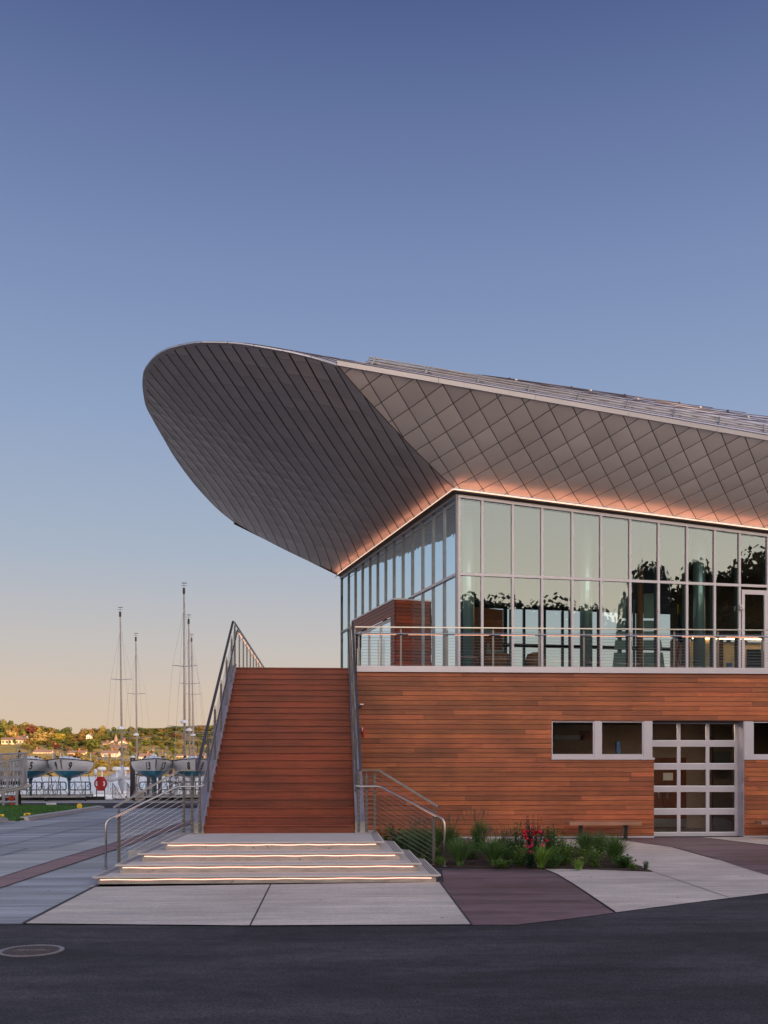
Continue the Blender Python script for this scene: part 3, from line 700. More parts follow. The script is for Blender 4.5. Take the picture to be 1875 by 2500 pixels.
# ================================================================== BUILDING
YW = 26.65
bld = thing('boathouse_building', 'modern boathouse with cedar clad base, glass upper floor and swooping metal roof', 'building', (6, YW, 0))
def boards(mb, x0, x1, z0, z1, y, holes=(), pitch=.13, depth=.02, axis='x', rs=1, lens=(1.3, 3.6)):
    r = random.Random(rs); z = z1; row = 0
    while z > z0 + .005:
        zb = max(z0, z - pitch + .011)
        x = x0 - r.uniform(0, 3)
        while x < x1:
            xe = x + r.uniform(*lens); a, b = max(x, x0), min(xe, x1)
            u = r.random(); c = r.uniform(.70, 1.08) if u < .72 else r.uniform(1.08, 1.35)
            col = (c * r.uniform(.95, 1.06), c * r.uniform(.93, 1.05), c * r.uniform(.85, 1.08))
            if b - a > .01:
                segs = [(a, b, zb, z)]
                for (hx0, hx1, hz0, hz1) in holes:
                    ns = []
                    for (p, q, u0, u1) in segs:
                        if u1 <= hz0 or u0 >= hz1 or q <= hx0 or p >= hx1: ns.append((p, q, u0, u1)); continue
                        if p < hx0: ns.append((p, hx0, u0, u1))
                        if q > hx1: ns.append((hx1, q, u0, u1))
                        if u0 < hz0: ns.append((max(p, hx0), min(q, hx1), u0, hz0))
                        if u1 > hz1: ns.append((max(p, hx0), min(q, hx1), hz1, u1))
                    segs = ns
                for (p, q, u0, u1) in segs:
                    if q - p < .005 or u1 - u0 < .004: continue
                    if axis == 'x':
                        mb.hexa([(p + .001, y - depth, u0), (q - .001, y - depth, u0), (q - .001, y, u0), (p + .001, y, u0),
                                 (p + .001, y - depth + .004, u1), (q - .001, y - depth + .004, u1), (q - .001, y, u1), (p + .001, y, u1)], col)
                    else:
                        o, ux, nn = axis
                        A = o + ux * p; B_ = o + ux * q; zz = Vector((0, 0, 1))
                        mb.hexa([A + nn * depth + zz * u0, B_ + nn * depth + zz * u0, B_ + zz * u0, A + zz * u0,
                                 A + nn * depth + zz * u1, B_ + nn * depth + zz * u1, B_ + zz * u1, A + zz * u1], col)
            x = xe
        z -= pitch; row += 1
XS = .72; XE = 24
wz = lambda py, px=1500: PY(px, py, YW).z
wx = lambda px: PY(px, 1876, YW).x
FT, FB = DZ + .012, DZ - .135
zbot = .07
zwin1, zwin0 = wz(1760), wz(1850)
x_w0, x_w1 = wx(1347), wx(1591.5)
x_d0, x_d1 = wx(1596), wx(1816.5)
x_r0 = wx(1816.5); x_r1 = x_r0 + (x_w1 - x_w0)
zdt = wz(1759)
holes = [(x_w0, x_d1, zwin0 - .06, zwin1), (x_d0, x_d1, -1, zdt), (x_d1 - .01, x_r1, zwin0 - .06, zwin1)]
m = MB(); boards(m, XS, XE, zbot, FB - .004, YW, holes); m.build('cedar_siding', M['siding'], bld)
def backing(mb, rects):
    for (a, b, c, d) in rects: mb.box(a, b, YW + .002, YW + .12, c, d)
m = MB(); backing(m, [(XS, x_w0, .0, FB), (x_w0, x_r1, zwin1, FB), (x_w0, x_d0, 0, zwin0 - .06), (x_d1, x_r1, 0, zwin0 - .06), (x_r1, XE, 0, FB)]); m.build('wall_backing', M['gap'], bld)
m = MB(); m.box(XS, x_d0, YW - .035, YW - .022, .012, .058); m.box(x_d1, XE, YW - .035, YW - .022, .012, .058); m.build('base_flashing', M['aluframe'], bld)
# left return of base under deck, hidden mass
m = MB(); m.box(-2.55, XS - .02, 27.14, 27.26, 0, FB); m.box(-2.7, -2.56, 27.14, 60, 0, FB); m.build('side_wall', M['siding'], bld)
m = MB(); m.box(XS, XE, YW - .05, 45, FB, FT - .002); m.box(-2.8, XS - .005, 27.12, 45, FB, FT - .002); m.build('deck_slab', M['concrete'], bld)
m = MB()
xs = [XS, wx(1118.5), wx(1413.5), wx(1703), wx(2000), XE]
for a, b in zip(xs[:-1], xs[1:]): m.box(a + .002, b - .002, YW - .075, YW - .053, FB - .006, FT + .004)
m.box(XS, XE, YW - .082, YW - .0755, FB - .012, FB - .004)
m.build('deck_fascia', M['alu'], bld)
# windows in base
def base_window(px0, px1, idx):
    a, b = wx(px0), wx(px1)
    z1_, z0_ = zwin1 - .02, zwin0 + .0
    w = MB(); f = .055; yy = YW - .01
    w.box(a, b, yy, yy + .06, z1_ - .02, z1_); w.box(a, b, yy, yy + .06, z0_, z0_ + .10)
    w.box(a, a + .022 if idx % 2 == 0 else a + .04, yy, yy + .06, z0_ + .10, z1_ - .02); w.box(b - .04, b, yy, yy + .06, z0_ + .10, z1_ - .02)
    o = w.build('window', M['aluframe'], bld)
    g = MB(); g.quad((a, yy + .04, z0_ + .1), (b, yy + .04, z0_ + .1), (b, yy + .04, z1_ - .02), (a, yy + .04, z1_ - .02)); g.build('pane', M['glassdark'], o)
base_window(1347, 1451, 0); base_window(1466, 1571, 1)
xa = x_r0 + .27
xr = lambda px: PY(px, 1876, YW).x
for (a, b) in ((xr(1451), xr(1466)), (xr(1571), xr(1592.5)), (xr(1816.5), xr(1838)), (xr(1942), xr(1957))):
    m = MB(); m.box(a + .002, b - .002, YW - .02, YW + .06, zwin0 + .003, zwin1 - .004); m.build('jamb_panel', M['aluframe'], bld)
base_window(1838, 1942, 0); base_window(1957, 2060.5, 1)
for (a, b) in ((x_w0 - .015, xr(1597)), (xr(1814.5), x_r1)):
    m = MB(); m.box(a, b, YW - .05, YW + .1, zwin0 - .052, zwin0 + .001); m.build('window_sill', M['aluframe'], bld)
m = MB(); m.box(x_w0, x_r1, YW - .012, YW + .3, zwin1 + .001, zwin1 + .016); m.build('window_head', M['darkalu'], bld)
# garage door
gd = MB(); yd = YW + .35
gx0, gx1 = PY(1590, 1900, yd).x - .25, PY(1802, 1900, yd).x
gz0, gz1 = .02, PY(1700, 1764, yd).z
cols_ = [(1591 - 12, 1653), (1661.5, 1723.5), (1732, 1794)]
rows_ = [(1767.5, 1809), (1823, 1865), (1879, 1920), (1933.5, 1975), (1989, 2033)]
cx = [(PY(a, 1900, yd).x, PY(b, 1900, yd).x) for a, b in cols_]; cz = [(PY(1700, b, yd).z, PY(1700, a, yd).z) for a, b in rows_]
xs_ = sorted([gx0, gx1] + [q for c in cx for q in c])
for i in range(0, len(xs_), 2): gd.box(xs_[i], xs_[i + 1], yd, yd + .05, gz0, gz1)
zs_ = [gz0] + sorted(q for c in cz for q in c) + [gz1]
for i in range(0, len(zs_), 2):
    for (a, b) in cx: gd.box(a, b, yd + .001, yd + .049, zs_[i], zs_[i + 1])
for (z0, z1) in cz[1:]: gd.box(gx0, gx1, yd - .008, yd, (z0 + z1) / 2 * 0 + z1 + .075, z1 + .083)
do = gd.build('garage_door', M['aluframe'], bld)
for (a, b) in cx:
    for (c, d) in cz:
        g = MB(); g.quad((a, yd + .03, c), (b, yd + .03, c), (b, yd + .03, d), (a, yd + .03, d)); g.build('pane', M['glassdark'], do)
        g = MB(); g.box(a, b, yd + .004, yd + .028, c + .001, c + .022); g.build('glazing_bead', M['white'], do)
m = MB(); m.box(x_d1 - .02, x_d1 + .02, YW + .0, yd + .1, .02, zdt); m.box(gx1 + .004, x_d1 - .022, yd + .0, yd + .06, .02, gz1); m.build('door_jamb', M['stringer'], bld)
m = MB(); m.box(gx0, x_d1 - .022, yd - .02, yd + .1, gz1 + .002, zdt + .1); m.build('door_header', M['darkalu'], bld)
m = MB(); m.box(gx0, x_d0 , YW + .125, yd + .1, .02, zwin0 - .06); m.build('door_reveal', M['gap'], bld)
# lower interior: rooms behind door and windows
m = MB(); bx0, bx1, by0, by1 = x_w0 - 1.5, x_r1 + 2, YW + .5, YW + 4.2
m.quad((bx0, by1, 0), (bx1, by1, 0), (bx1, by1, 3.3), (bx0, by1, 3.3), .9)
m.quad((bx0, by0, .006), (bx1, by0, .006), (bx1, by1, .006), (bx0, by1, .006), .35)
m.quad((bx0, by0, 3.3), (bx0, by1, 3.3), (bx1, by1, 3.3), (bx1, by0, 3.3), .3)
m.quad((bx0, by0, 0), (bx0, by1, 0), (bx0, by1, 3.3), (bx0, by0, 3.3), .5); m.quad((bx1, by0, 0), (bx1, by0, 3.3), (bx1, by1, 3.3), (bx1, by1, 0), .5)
M['room'] = mat('workshop wall', (.40, .30, .25), .8, attr=True)
m.build('interior_room', M['room'], bld)
dxa, dxb = PY(1560, 1900, by1).x, PY(1674, 1900, by1).x; dtop = PY(1600, 1850, by1 - .05).z
m = MB(); m.box(dxa, (dxa + dxb) / 2 - .01, by1 - .06, by1 - .004, .02, dtop); m.box((dxa + dxb) / 2 + .01, dxb, by1 - .06, by1 - .004, .02, dtop); d_ = m.build('interior_door', M['doorwood'], bld)
m = MB(); m.box(dxa, dxb, by1 - .066, by1 - .061, .05, .32); m.box((dxa + dxb) / 2 - .17, (dxa + dxb) / 2 - .11, by1 - .075, by1 - .061, .95, 1.25); m.box((dxa + dxb) / 2 + .11, (dxa + dxb) / 2 + .17, by1 - .075, by1 - .061, .95, 1.25); m.build('door_plate', M['steel'], d_)
a = PY(1619, 1887, by1 - .07); b = PY(1643, 1905, by1 - .07)
m = MB(); m.quad((a.x, by1 - .07, b.z), (b.x, by1 - .07, b.z), (b.x, by1 - .07, a.z), (a.x, by1 - .07, a.z)); m.build('paper_notice', M['white'], d_)
m = MB(); pa = PY(1738, 1900, by1 - 1.5); m.box(pa.x, pa.x + 3.5, by1 - 1.6, by1 - 1.5, 0, 3.2, (.12, .1, .09)); m.build('interior_partition', M['room'], bld)
m = MB()
for px in (1640, 1750):
    p = PY(px, 1765, 27.4); m = MB(); m.box(p.x - .5, p.x + .5, 27.05, 27.38, 3.279, 3.295); m.build('ceiling_light', emis('downlight', (1, .76, .52), 30), bld)
# things in workshop windows
for (px, py, w_, h_, c) in ((1430, 1795, .35, .3, 'doorwood'), (1510, 1825, .12, .35, 'blue'), (1388, 1800, .9, .12, 'canvas'), (1764, 1855, .5, .5, 'black')):
    p = PY(px, py, YW + 2.2); m = MB(); m.box(p.x - w_ / 2, p.x + w_ / 2, YW + 2.2, YW + 2.3, p.z - h_ / 2, p.z + h_ / 2); m.build('stored_gear', M[c], bld)

# ---------- glass pavilion
C0 = W(1117, 29.25, z=0); R0 = W(1873.6, 31.27, z=0); B0 = W(833.6, 41.9, z=0)
uF = (R0 - C0).normalized(); LFm = (R0 - C0).length; uL = (B0 - C0).normalized(); LLm = (B0 - C0).length
nF = Vector((uF.y, -uF.x, 0)); nL = Vector((-uL.y, uL.x, 0))
if nL.x > 0: nL = -nL
ZT = 7.70
def ztopF(u): return 10.05 - .70 * u / LFm
def ztopL(u): return 10.06
def uOnF(px): p = on_plane(px, 1876, C0, nF); return (p - C0).dot(uF)
def uOnL(px): p = on_plane(px, 1876, C0, nL); return (p - C0).dot(uL)
Z = Vector((0, 0, 1))
pxF = [1118.5, 1176.6, 1251, 1322.5, 1396.4, 1466.4, 1537.4, 1606.7, 1676, 1743.6, 1804.3, 1873]
UF = [uOnF(p) for p in pxF]; UF[0] = .03
st_ = UF[-2] - UF[-3]
while UF[-1] < 20: UF.append(UF[-1] + .92)
pxL = [985, 880, 790, 705, 622, 545, 472, 405, 340, 278, 217, 160, 105, 48]
UL = [uOnL(820 + p * .3014) for p in pxL]; UL[0] = .03
def pane(A, B, za, zb, z0, n, mt, off=0, name='glass_pane'):
    m = MB(); o = n * off
    m.quad(A + Z * z0 + o, B + Z * z0 + o, B + Z * zb + o, A + Z * za + o); return m.build(name, mt, bld)
def ptF(u): return C0 + uF * u
def ptL(u): return C0 + uL * u
doorF = (1804.3, 1873)
for i in range(len(UF) - 1):
    a, b = UF[i] + .03, UF[i + 1] - .03
    pane(ptF(a), ptF(b), ztopF(a) - .05, ztopF(b) - .05, ZT + .03, nF, M['glass'])
    if i != 10: pane(ptF(a), ptF(b), ZT - .03, ZT - .03, DZ + .05, nF, M['glass'])
# vestibule on the side wall
VZ = 7.62; vC = W(964, 32.9, z=0)
uv0 = (vC - C0).dot(uL); vOut = (vC - C0).dot(nL); vB = W(868, 37.87, z=0); uv1 = (vB - C0).dot(uL); uv0 = max(uv0, 3.9)
uvg = uOnL(1007)
for i in range(len(UL) - 1):
    a, b = UL[i] + .025, UL[i + 1] - .025
    pane(ptL(a), ptL(b), ztopL(a) - .05, ztopL(b) - .05, ZT + .03, nL, M['glassside'])
    if b < uvg + .3 or a > uv1 - .1: pane(ptL(a), ptL(b), ZT - .03, ZT - .03, DZ + .05, nL, M['glassside'])
for i, u in enumerate(UF):
    m = MB(); w_ = .036 if i else .045; p = ptF(u)
    m.obox(p - uF * w_ + nF * -.0 + Z * (DZ), uF * 2 * w_, nF * .05, Z * (ztopF(u) - DZ - .03)); m.build('mullion', M['aluframe'], bld)
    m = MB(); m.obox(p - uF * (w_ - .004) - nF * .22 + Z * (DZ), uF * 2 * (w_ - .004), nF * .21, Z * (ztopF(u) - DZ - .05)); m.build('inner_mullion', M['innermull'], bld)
M['sidemull'] = mat('shaded side frame', (.25, .25, .28), .4, .4)  # shade of the side facing away painted as a darker frame colour
for i, u in enumerate(UL):
    p = ptL(u); w_ = .028; zb = DZ if (u < uvg + .3 or u > uv1) else VZ
    m = MB(); m.obox(p - uL * w_ + Z * zb, uL * 2 * w_, nL * .05, Z * (ztopL(u) - zb - .03)); m.build('mullion', M['sidemull'], bld)
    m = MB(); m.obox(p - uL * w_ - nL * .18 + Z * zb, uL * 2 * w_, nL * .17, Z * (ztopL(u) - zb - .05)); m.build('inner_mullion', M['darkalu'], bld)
def railF(u0, u1, z0f, h, dep, mt, name, out=.0):
    m = MB(); A, B_ = ptF(u0), ptF(u1); za, zb = z0f(u0), z0f(u1)
    m.hexa([A + nF * (dep + out) + Z * za, B_ + nF * (dep + out) + Z * zb, B_ + nF * out + Z * zb, A + nF * out + Z * za,
            A + nF * (dep + out) + Z * (za + h), B_ + nF * (dep + out) + Z * (zb + h), B_ + nF * out + Z * (zb + h), A + nF * out + Z * (za + h)]); return m.build(name, mt, bld)
railF(0, UF[-1], lambda u: ZT - .04, .08, .055, M['aluframe'], 'transom')
railF(0, UF[-1], lambda u: ztopF(u) - .08, .09, .06, M['aluframe'], 'head_rail')
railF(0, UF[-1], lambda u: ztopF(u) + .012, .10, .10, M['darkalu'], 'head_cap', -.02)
railF(0, UF[-1], lambda u: DZ + .0, .06, .055, M['aluframe'], 'sill_rail')
def railL(u0, u1, z0, h, dep, mt, name, out=0):
    m = MB(); m.obox(ptL(u0) + nL * out + Z * z0, uL * (u1 - u0), nL * dep, Z * h); return m.build(name, mt, bld)
railL(-.03, uvg, ZT - .04, .08, .057, M['alu'], 'transom'); railL(uv1 + .05, UL[-1] + .03, ZT - .04, .08, .057, M['sidemull'], 'transom')
railL(-.04, UL[-1] + .04, 9.98, .09, .07, M['sidemull'], 'head_rail'); railL(-.04, UL[-1] + .05, 10.072, .09, .13, M['darkalu'], 'head_cap', -.02)
railL(0, UL[-1], DZ, .06, .055, M['sidemull'], 'sill_rail')
m = MB(); m.tube([C0 + nF * .03 + nL * .03 + Z * DZ, C0 + nF * .03 + nL * .03 + Z * 10.02], .045, 8); m.build('corner_post', M['sidemull'], bld)
# door in the last bay
a, b = UF[10] + .06, UF[11] - .04
m = MB(); A = ptF(a)
w = b - a
for (o, ww, z0, hh) in ((0, .10, DZ + .02, 2.86), (w - .10, .10, DZ + .02, 2.86), (.1, w - .2, DZ + 2.74, .14), (.1, w - .2, DZ + .02, .25)):
    m.obox(A + uF * o + nF * .02 + Z * z0, uF * ww, nF * .05, Z * hh)
dr = m.build('glass_door', M['aluframe'], bld)
m = MB(); m.quad(A + uF * .1 + nF * .04 + Z * (DZ + .27), A + uF * (w - .1) + nF * .04 + Z * (DZ + .27), A + uF * (w - .1) + nF * .04 + Z * (DZ + 2.74), A + uF * .1 + nF * .04 + Z * (DZ + 2.74)); m.build('pane', M['glass'], dr)
m = MB(); q = A + uF * (w - .14) + nF * .08 + Z * (DZ + .95); m.tube([q, q + nF * .05 - uF * .02, q + nF * .05 - uF * .02 + Z * .3, q + Z * .3], .012, 8); m.build('handle', M['steel'], dr)
p = on_plane(1808, 1483, C0 + nF * .09, nF); m = MB(); m.obox(p - uF * .07 - Z * .07, uF * .14, nF * .09, Z * .14); m.tube([p + nF * .09, p + nF * .13], .04, 10); m.build('alarm_box', M['alu'], bld)
# vestibule
VC = ptL(uvg) * 1; vc = C0 + uL * uv0 + nL * vOut; vb = C0 + uL * uv1 + nL * vOut
m = MB(); boards(m, 0, vOut - .02, DZ + .02, VZ - .06, 0, axis=(C0 + uL * uv0 , nL, -uL), rs=5, lens=(3, 4)); m.build('vestibule_siding', M['treadwood'], bld)
L2 = uv1 - uv0
dh = [(.42, L2 - .42, 0, DZ + 2.38)]
m = MB(); boards(m, -.02, L2, DZ + .02, VZ - .06, 0, holes=dh, axis=(vc, uL, nL), rs=6, lens=(3, 6)); m.build('vestibule_siding', M['treadwood'], bld)
m = MB(); m.obox(C0 + uL * (uv0 + .003) + Z * DZ, nL * (vOut - .003), uL * .1, Z * (VZ - DZ - .05)); m.obox(vc - nL * .1 + uL * .003 + Z * DZ, nL * .097, uL * .38, Z * (VZ - DZ - .05)); m.obox(vc - nL * .1 + uL * (L2 - .38) + Z * DZ, nL * .097, uL * .38, Z * (VZ - DZ - .05)); m.obox(vc - nL * .1 + uL * .4 + Z * (DZ + 2.42), nL * .097, uL * (L2 - .8), Z * (VZ - DZ - 2.5)); m.build('vestibule_wall', M['gap'], bld)
m = MB(); m.obox(C0 + uL * (uv0 - .03) + Z * (VZ - .055), nL * (vOut + .05), uL * (L2 + .06), Z * .055); m.build('vestibule_roof', M['alu'], bld)
dw = (L2 - .84) / 3
for k in range(3):
    o = vc - nL * .12 + uL * (.42 + k * dw); m = MB()
    for (s_, ww, z0, hh) in ((0, .07, 0, 2.36), (dw - .07, .07, 0, 2.36), (.07, dw - .14, 2.26, .1), (.07, dw - .14, 0, .16)): m.obox(o + uL * s_ + Z * (DZ + .02 + z0), uL * ww, nL * .05, Z * hh)
    d_ = m.build('entrance_door', M['alu'], bld)
    m = MB(); a_ = o + nL * .02; m.quad(a_ + uL * .07 + Z * (DZ + .18), a_ + uL * (dw - .07) + Z * (DZ + .18), a_ + uL * (dw - .07) + Z * (DZ + 2.28), a_ + uL * .07 + Z * (DZ + 2.28)); m.build('pane', M['glassside'], d_)
    m = MB(); q = o + nL * .09 + uL * (.12 if k == 1 else dw - .12) + Z * (DZ + .7); m.tube([q, q + Z * 1.1], .015, 8); m.build('handle', M['steel'], d_)
# back and ceiling, floor
B1 = B0 + uF * 20; UBN = 22
m = MB(); m.poly([ptF(0) + nF * .0 + Z * 10.08, ptF(20) + Z * (ztopF(20) + .03), B1 + Z * 8.9, B0 + Z * 9.2]); m.build('ceiling', M['ceil'], bld)
m = MB(); m.poly([C0 + Z * (DZ + .004), ptF(20) + Z * (DZ + .004), B1 + Z * (DZ + .004), B0 + Z * (DZ + .004)]); m.build('interior_floor', M['floor'], bld)
for i in range(UBN):
    p = B0 + uF * (i * .9); m = MB(); m.obox(p + Z * DZ, uF * (.10 if i % 2 else .16), nF * .12, Z * 4.5); m.build('rear_mullion', M['innermull'], bld)
m = MB(); m.obox(B0 + Z * 7.28, uF * 20, nF * .14, Z * .14); m.obox(B0 + Z * 8.95, uF * 20, nF * .14, Z * .3); m.build('rear_transom', M['ceil'], bld)
# columns
for px in (1143, 1431.5, 1707, 1985):
    d0_ = 30.6 if px < 1300 else 31.2 + (px - 1431) * .0027
    p = W(px, d0_, z=0); m = MB(); m.tube([p + Z * DZ, p + Z * 10.2], .19, 24); m.build('column', M['column'], bld, smooth=True)
# interior wood wall, screens, brown column, right room
p0, p1 = W(1157, 35.5, z=0), W(1227, 36.2, z=0); ux = (p1 - p0).normalized(); nn = Vector((ux.y, -ux.x, 0))
m = MB(); boards(m, 0, (p1 - p0).length, DZ + .01, 7.75, 0, axis=(p0, ux, nn), rs=8, lens=(3, 4)); m.build('interior_wood_wall', M['siding'], bld)
m = MB(); m.obox(p0 - nn * .02 - nn * .3 + Z * DZ, ux * (p1 - p0).length, nn * .3, Z * 3.06); m.build('wood_wall_core', M['doorwood'], bld)
for (px, py, w_, h_) in ((1193, 1540, .5, .09), (1193, 1590, .2, .2), (1216, 1595, .35, .25), (1192, 1575, .1, .15)):
    q = on_plane(px, py, p0 + nn * .03, nn); m = MB(); m.obox(q - ux * w_ / 2 - Z * h_ / 2, ux * w_, nn * .01, Z * h_); m.build('wall_notice', M['screen'], bld)
dS = 35.0
def quadpx(pts, d, mt, name, parent=bld, th=.06):
    P = [W(px, d, py=py) for px, py in pts]; n = len(P); m = MB()
    m.poly(P); m.poly([q + Vector((0, th, 0)) for q in reversed(P)])
    for i in range(n):
        a, b = P[i], P[(i + 1) % n]; m.quad(b, a, a + Vector((0, th, 0)), b + Vector((0, th, 0)))
    return m.build(name, mt, parent)
scr = thing('panel_screen', 'tall tapering screen of stacked pale green panels inside the glass hall', 'screen', tuple(W(1555, dS, z=DZ)))
for (y0, y1, lo, hi) in ((1449, 1509, 0, 0), (1515, 1538, 0, 0), (1541, 1556, 0, 0), (1563, 1586, 0, 0), (1593, 1634, 0, 0)):
    f0 = (y0 - 1449) / 185; f1 = (y1 - 1449) / 185
    xl = lambda f: 1514 - 18 * f; xr_ = lambda f: 1598 + 26 * f
    quadpx([(xl(f1), y1), (1557 - 14, y1), (1557 - 14, y0), (xl(f0), y0)], dS, M['screen'], 'panel', scr)
    quadpx([(1572, y1), (xr_(f1), y1), (xr_(f0), y0), (1572, y0)], dS, M['screen'], 'panel', scr)
m = MB(); m.obox(W(1546, dS + .3, z=DZ), (.08, 0, 0), (0, .08, 0), Z * 3.3); m.obox(W(1606, dS + .3, z=DZ), (.08, 0, 0), (0, .08, 0), Z * 3.1); m.build('support_frame', M['innermull'], scr)
p = W(1563, dS - .4, z=0); m = MB(); m.tube([p + Z * DZ, p + Z * 9.6], .10, 14); m.build('brown_column', M['rust'], bld)
dR = 37.0
a, b = W(1636, dR, z=0), W(2500, dR + 2, z=0)
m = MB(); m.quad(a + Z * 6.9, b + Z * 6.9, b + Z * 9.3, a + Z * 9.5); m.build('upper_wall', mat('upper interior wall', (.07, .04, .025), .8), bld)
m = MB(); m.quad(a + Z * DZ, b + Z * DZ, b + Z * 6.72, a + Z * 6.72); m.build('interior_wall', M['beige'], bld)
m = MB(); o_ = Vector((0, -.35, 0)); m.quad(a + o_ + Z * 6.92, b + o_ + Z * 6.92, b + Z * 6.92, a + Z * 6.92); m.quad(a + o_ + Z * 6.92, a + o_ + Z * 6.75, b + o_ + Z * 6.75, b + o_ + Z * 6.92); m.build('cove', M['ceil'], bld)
m = MB(); m.bar(W(1690, dR - .25, z=6.78), W(2100, dR + .5, z=6.78), .05, .03); m.build('cove_light', emis('cove strip', (1, .55, .25), 16), bld)
for (x0, x1) in ((1640, 1652), (1672, 1684), (1722, 1736), (1757, 1766), (1800, 1806)):
    quadpx([(x0, 1640), (x1, 1640), (x1, 1560), (x0, 1560)], dR - .15, M['doorwood'] if x0 != 1722 else M['beige'], 'wall_pilaster', th=.08)
quadpx([(1824, 1634), (1862, 1634), (1862, 1585), (1824, 1585)], dR - .1, M['darkalu'], 'interior_opening')
quadpx([(1775, 1628), (1788, 1628), (1788, 1618), (1775, 1618)], dR - .2, M['blue'], 'wall_sign')
# flag
fl = thing('flag', 'red and white striped flag with blue canton hanging furled on a pole inside the hall', 'flag', tuple(W(1655, 32.6, z=DZ)))
p = W(1655, 32.6, z=0); m = MB(); m.tube([p + Z * DZ, p + Z * 7.35], .012, 8); m.build('pole', M['yellow'], fl)
m = MB()
def flagpt(u, v):
    zz = 7.05 - 2.2 * v; wdt = .08 + .28 * v
    return p + Vector((-wdt * .3 + wdt * u, -.05 - .05 * sin(u * 14 + v * 3), 0)) + Z * (zz - .15 * u)
cols_f = [(.5, .02, .02), (.6, .55, .5)]
m = MB()
for i in range(14):
    for j in range(10):
        u0, u1, v0, v1 = i / 14, (i + 1) / 14, j / 10, (j + 1) / 10
        c = (.02, .03, .12) if v1 < .42 else cols_f[(i + j) % 4 // 2]
        m.quad(flagpt(u0, v0), flagpt(u1, v0), flagpt(u1, v1), flagpt(u0, v1), c)
m.build('cloth', mat('flag cloth', (.9, .9, .9), .8, attr=True), fl)
# chair backs inside
for (px, nm) in ((1222, 'first'), (1308, 'second')):
    p = W(px, 32.2, z=DZ); t = thing('armchair', 'rounded brown armchair behind the glass near the %s' % ('corner column' if nm == 'first' else 'third glass bay'), 'chair', tuple(p))
    m = MB(); m.lathe(p + Z * .35, [(.30, 0), (.34, .1), (.34, .45), (.28, .62), (.12, .68)], 16); m.build('shell', M['rust'], t)
    m = MB(); m.lathe(p, [(.2, 0), (.03, .04), (.03, .35)], 10); m.build('pedestal', M['black'], t)

# ---------- soffit, LED line
LZ = .16
def ledF(u): return ptF(u) + nF * .16 + Z * (ztopF(u) + LZ)
def ledL(u): return ptL(u) + nL * .16 + Z * (10.06 + LZ)
cornerP = C0 + nF * .16 + nL * .16 + Z * (10.05 + LZ)
rimpx = [(822.6, 890, 12.3), (766, 873, 12.55), (710, 859, 12.7), (633, 845, 12.85), (576.7, 837, 13.0), (520, 834.5, 13.1), (482, 835, 13.15), (443.5, 841.5, 13.2), (410, 850.7, 13.2), (382, 866, 13.22),
         (364, 885, 13.22), (351, 905.5, 13.2), (347.6, 933.7, 13.17), (349.7, 959, 13.14), (356, 990, 13.1), (371.7, 1021, 13.05), (394.8, 1062, 12.95), (428, 1118, 12.8), (469, 1174.5, 12.6), (505, 1215.5, 12.4), (535.7, 1246, 12.25), (571.6, 1275, 12.06)]
rim = []
for px, py, z in rimpx:
    d = (z - H) * FPX / (1876 - py); rim.append(W(px, d, z=z))
cum = [0]
for a, b in zip(rim[:-1], rim[1:]): cum.append(cum[-1] + (b - a).length)
RL = cum[-1]
def catm(P, s):
    s = min(max(s, 0), 1) * RL
    i = 0
    while i < len(cum) - 2 and cum[i + 1] < s: i += 1
    t = (s - cum[i]) / (cum[i + 1] - cum[i])
    p1, p2 = P[i], P[i + 1]; p0 = P[i - 1] if i > 0 else p1 * 2 - p2; p3 = P[i + 2] if i + 2 < len(P) else p2 * 2 - p1
    return .5 * ((2 * p1) + (p2 - p0) * t + (2 * p0 - 5 * p1 + 4 * p2 - p3) * t * t + (3 * p1 - p0 - 3 * p2 + p3) * t ** 3)
def rimS(s): return catm(rim, s)
def sL(s, t):
    A = cornerP.lerp(ledL(UL[-1] + .1), s) if s > 0 else cornerP; B_ = rimS(s)
    p = A.lerp(B_, t); p = p + Z * (-.10 * 4 * t * (1 - t)); return p
E0 = rim[0]
Eend = W(1873.6, (11.25 - H) * FPX / (1876 - 1073.3), z=11.25)
def eave(u):
    f = u / LFm; return E0 + (Eend - E0) * f
def sR(u, t):
    f = u / LFm
    A = cornerP + (ledF(LFm) - cornerP) * f; return A.lerp(eave(u), t) + Z * (-.10 * 4 * t * (1 - t))
UMAX = 20.0
uvRm = (lambda u, t: (-5.24972+13.58786*u/10-1.62654*t+3.26105*u/10*t-.34357*(u/10)**2, -.93183+12.41252*u/10-8.5621*t+2.16219*u/10*t+.62935*(u/10)**2)); uvLm = (lambda s, t: (lambda X, Y: (10.2501+23.18205*X-12.39806*Y-3.38253*X*X-.55766*X*Y+3.34173*Y*Y, -8.44887+2.71912*X+22.73903*Y-2.45012*X*X-.39981*X*Y-5.73339*Y*Y))(sL(s, t).x/10, (sL(s, t).y-25)/10))
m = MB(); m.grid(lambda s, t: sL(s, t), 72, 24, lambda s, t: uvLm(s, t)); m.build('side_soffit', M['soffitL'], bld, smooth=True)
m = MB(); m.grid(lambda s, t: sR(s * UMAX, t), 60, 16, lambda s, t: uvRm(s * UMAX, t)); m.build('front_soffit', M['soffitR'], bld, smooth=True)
# crease trim
m = MB(); m.tube([sR(0, i / 12) - Z * .005 for i in range(13)], .012, 6); m.build('crease_trim', M['seam'], bld)
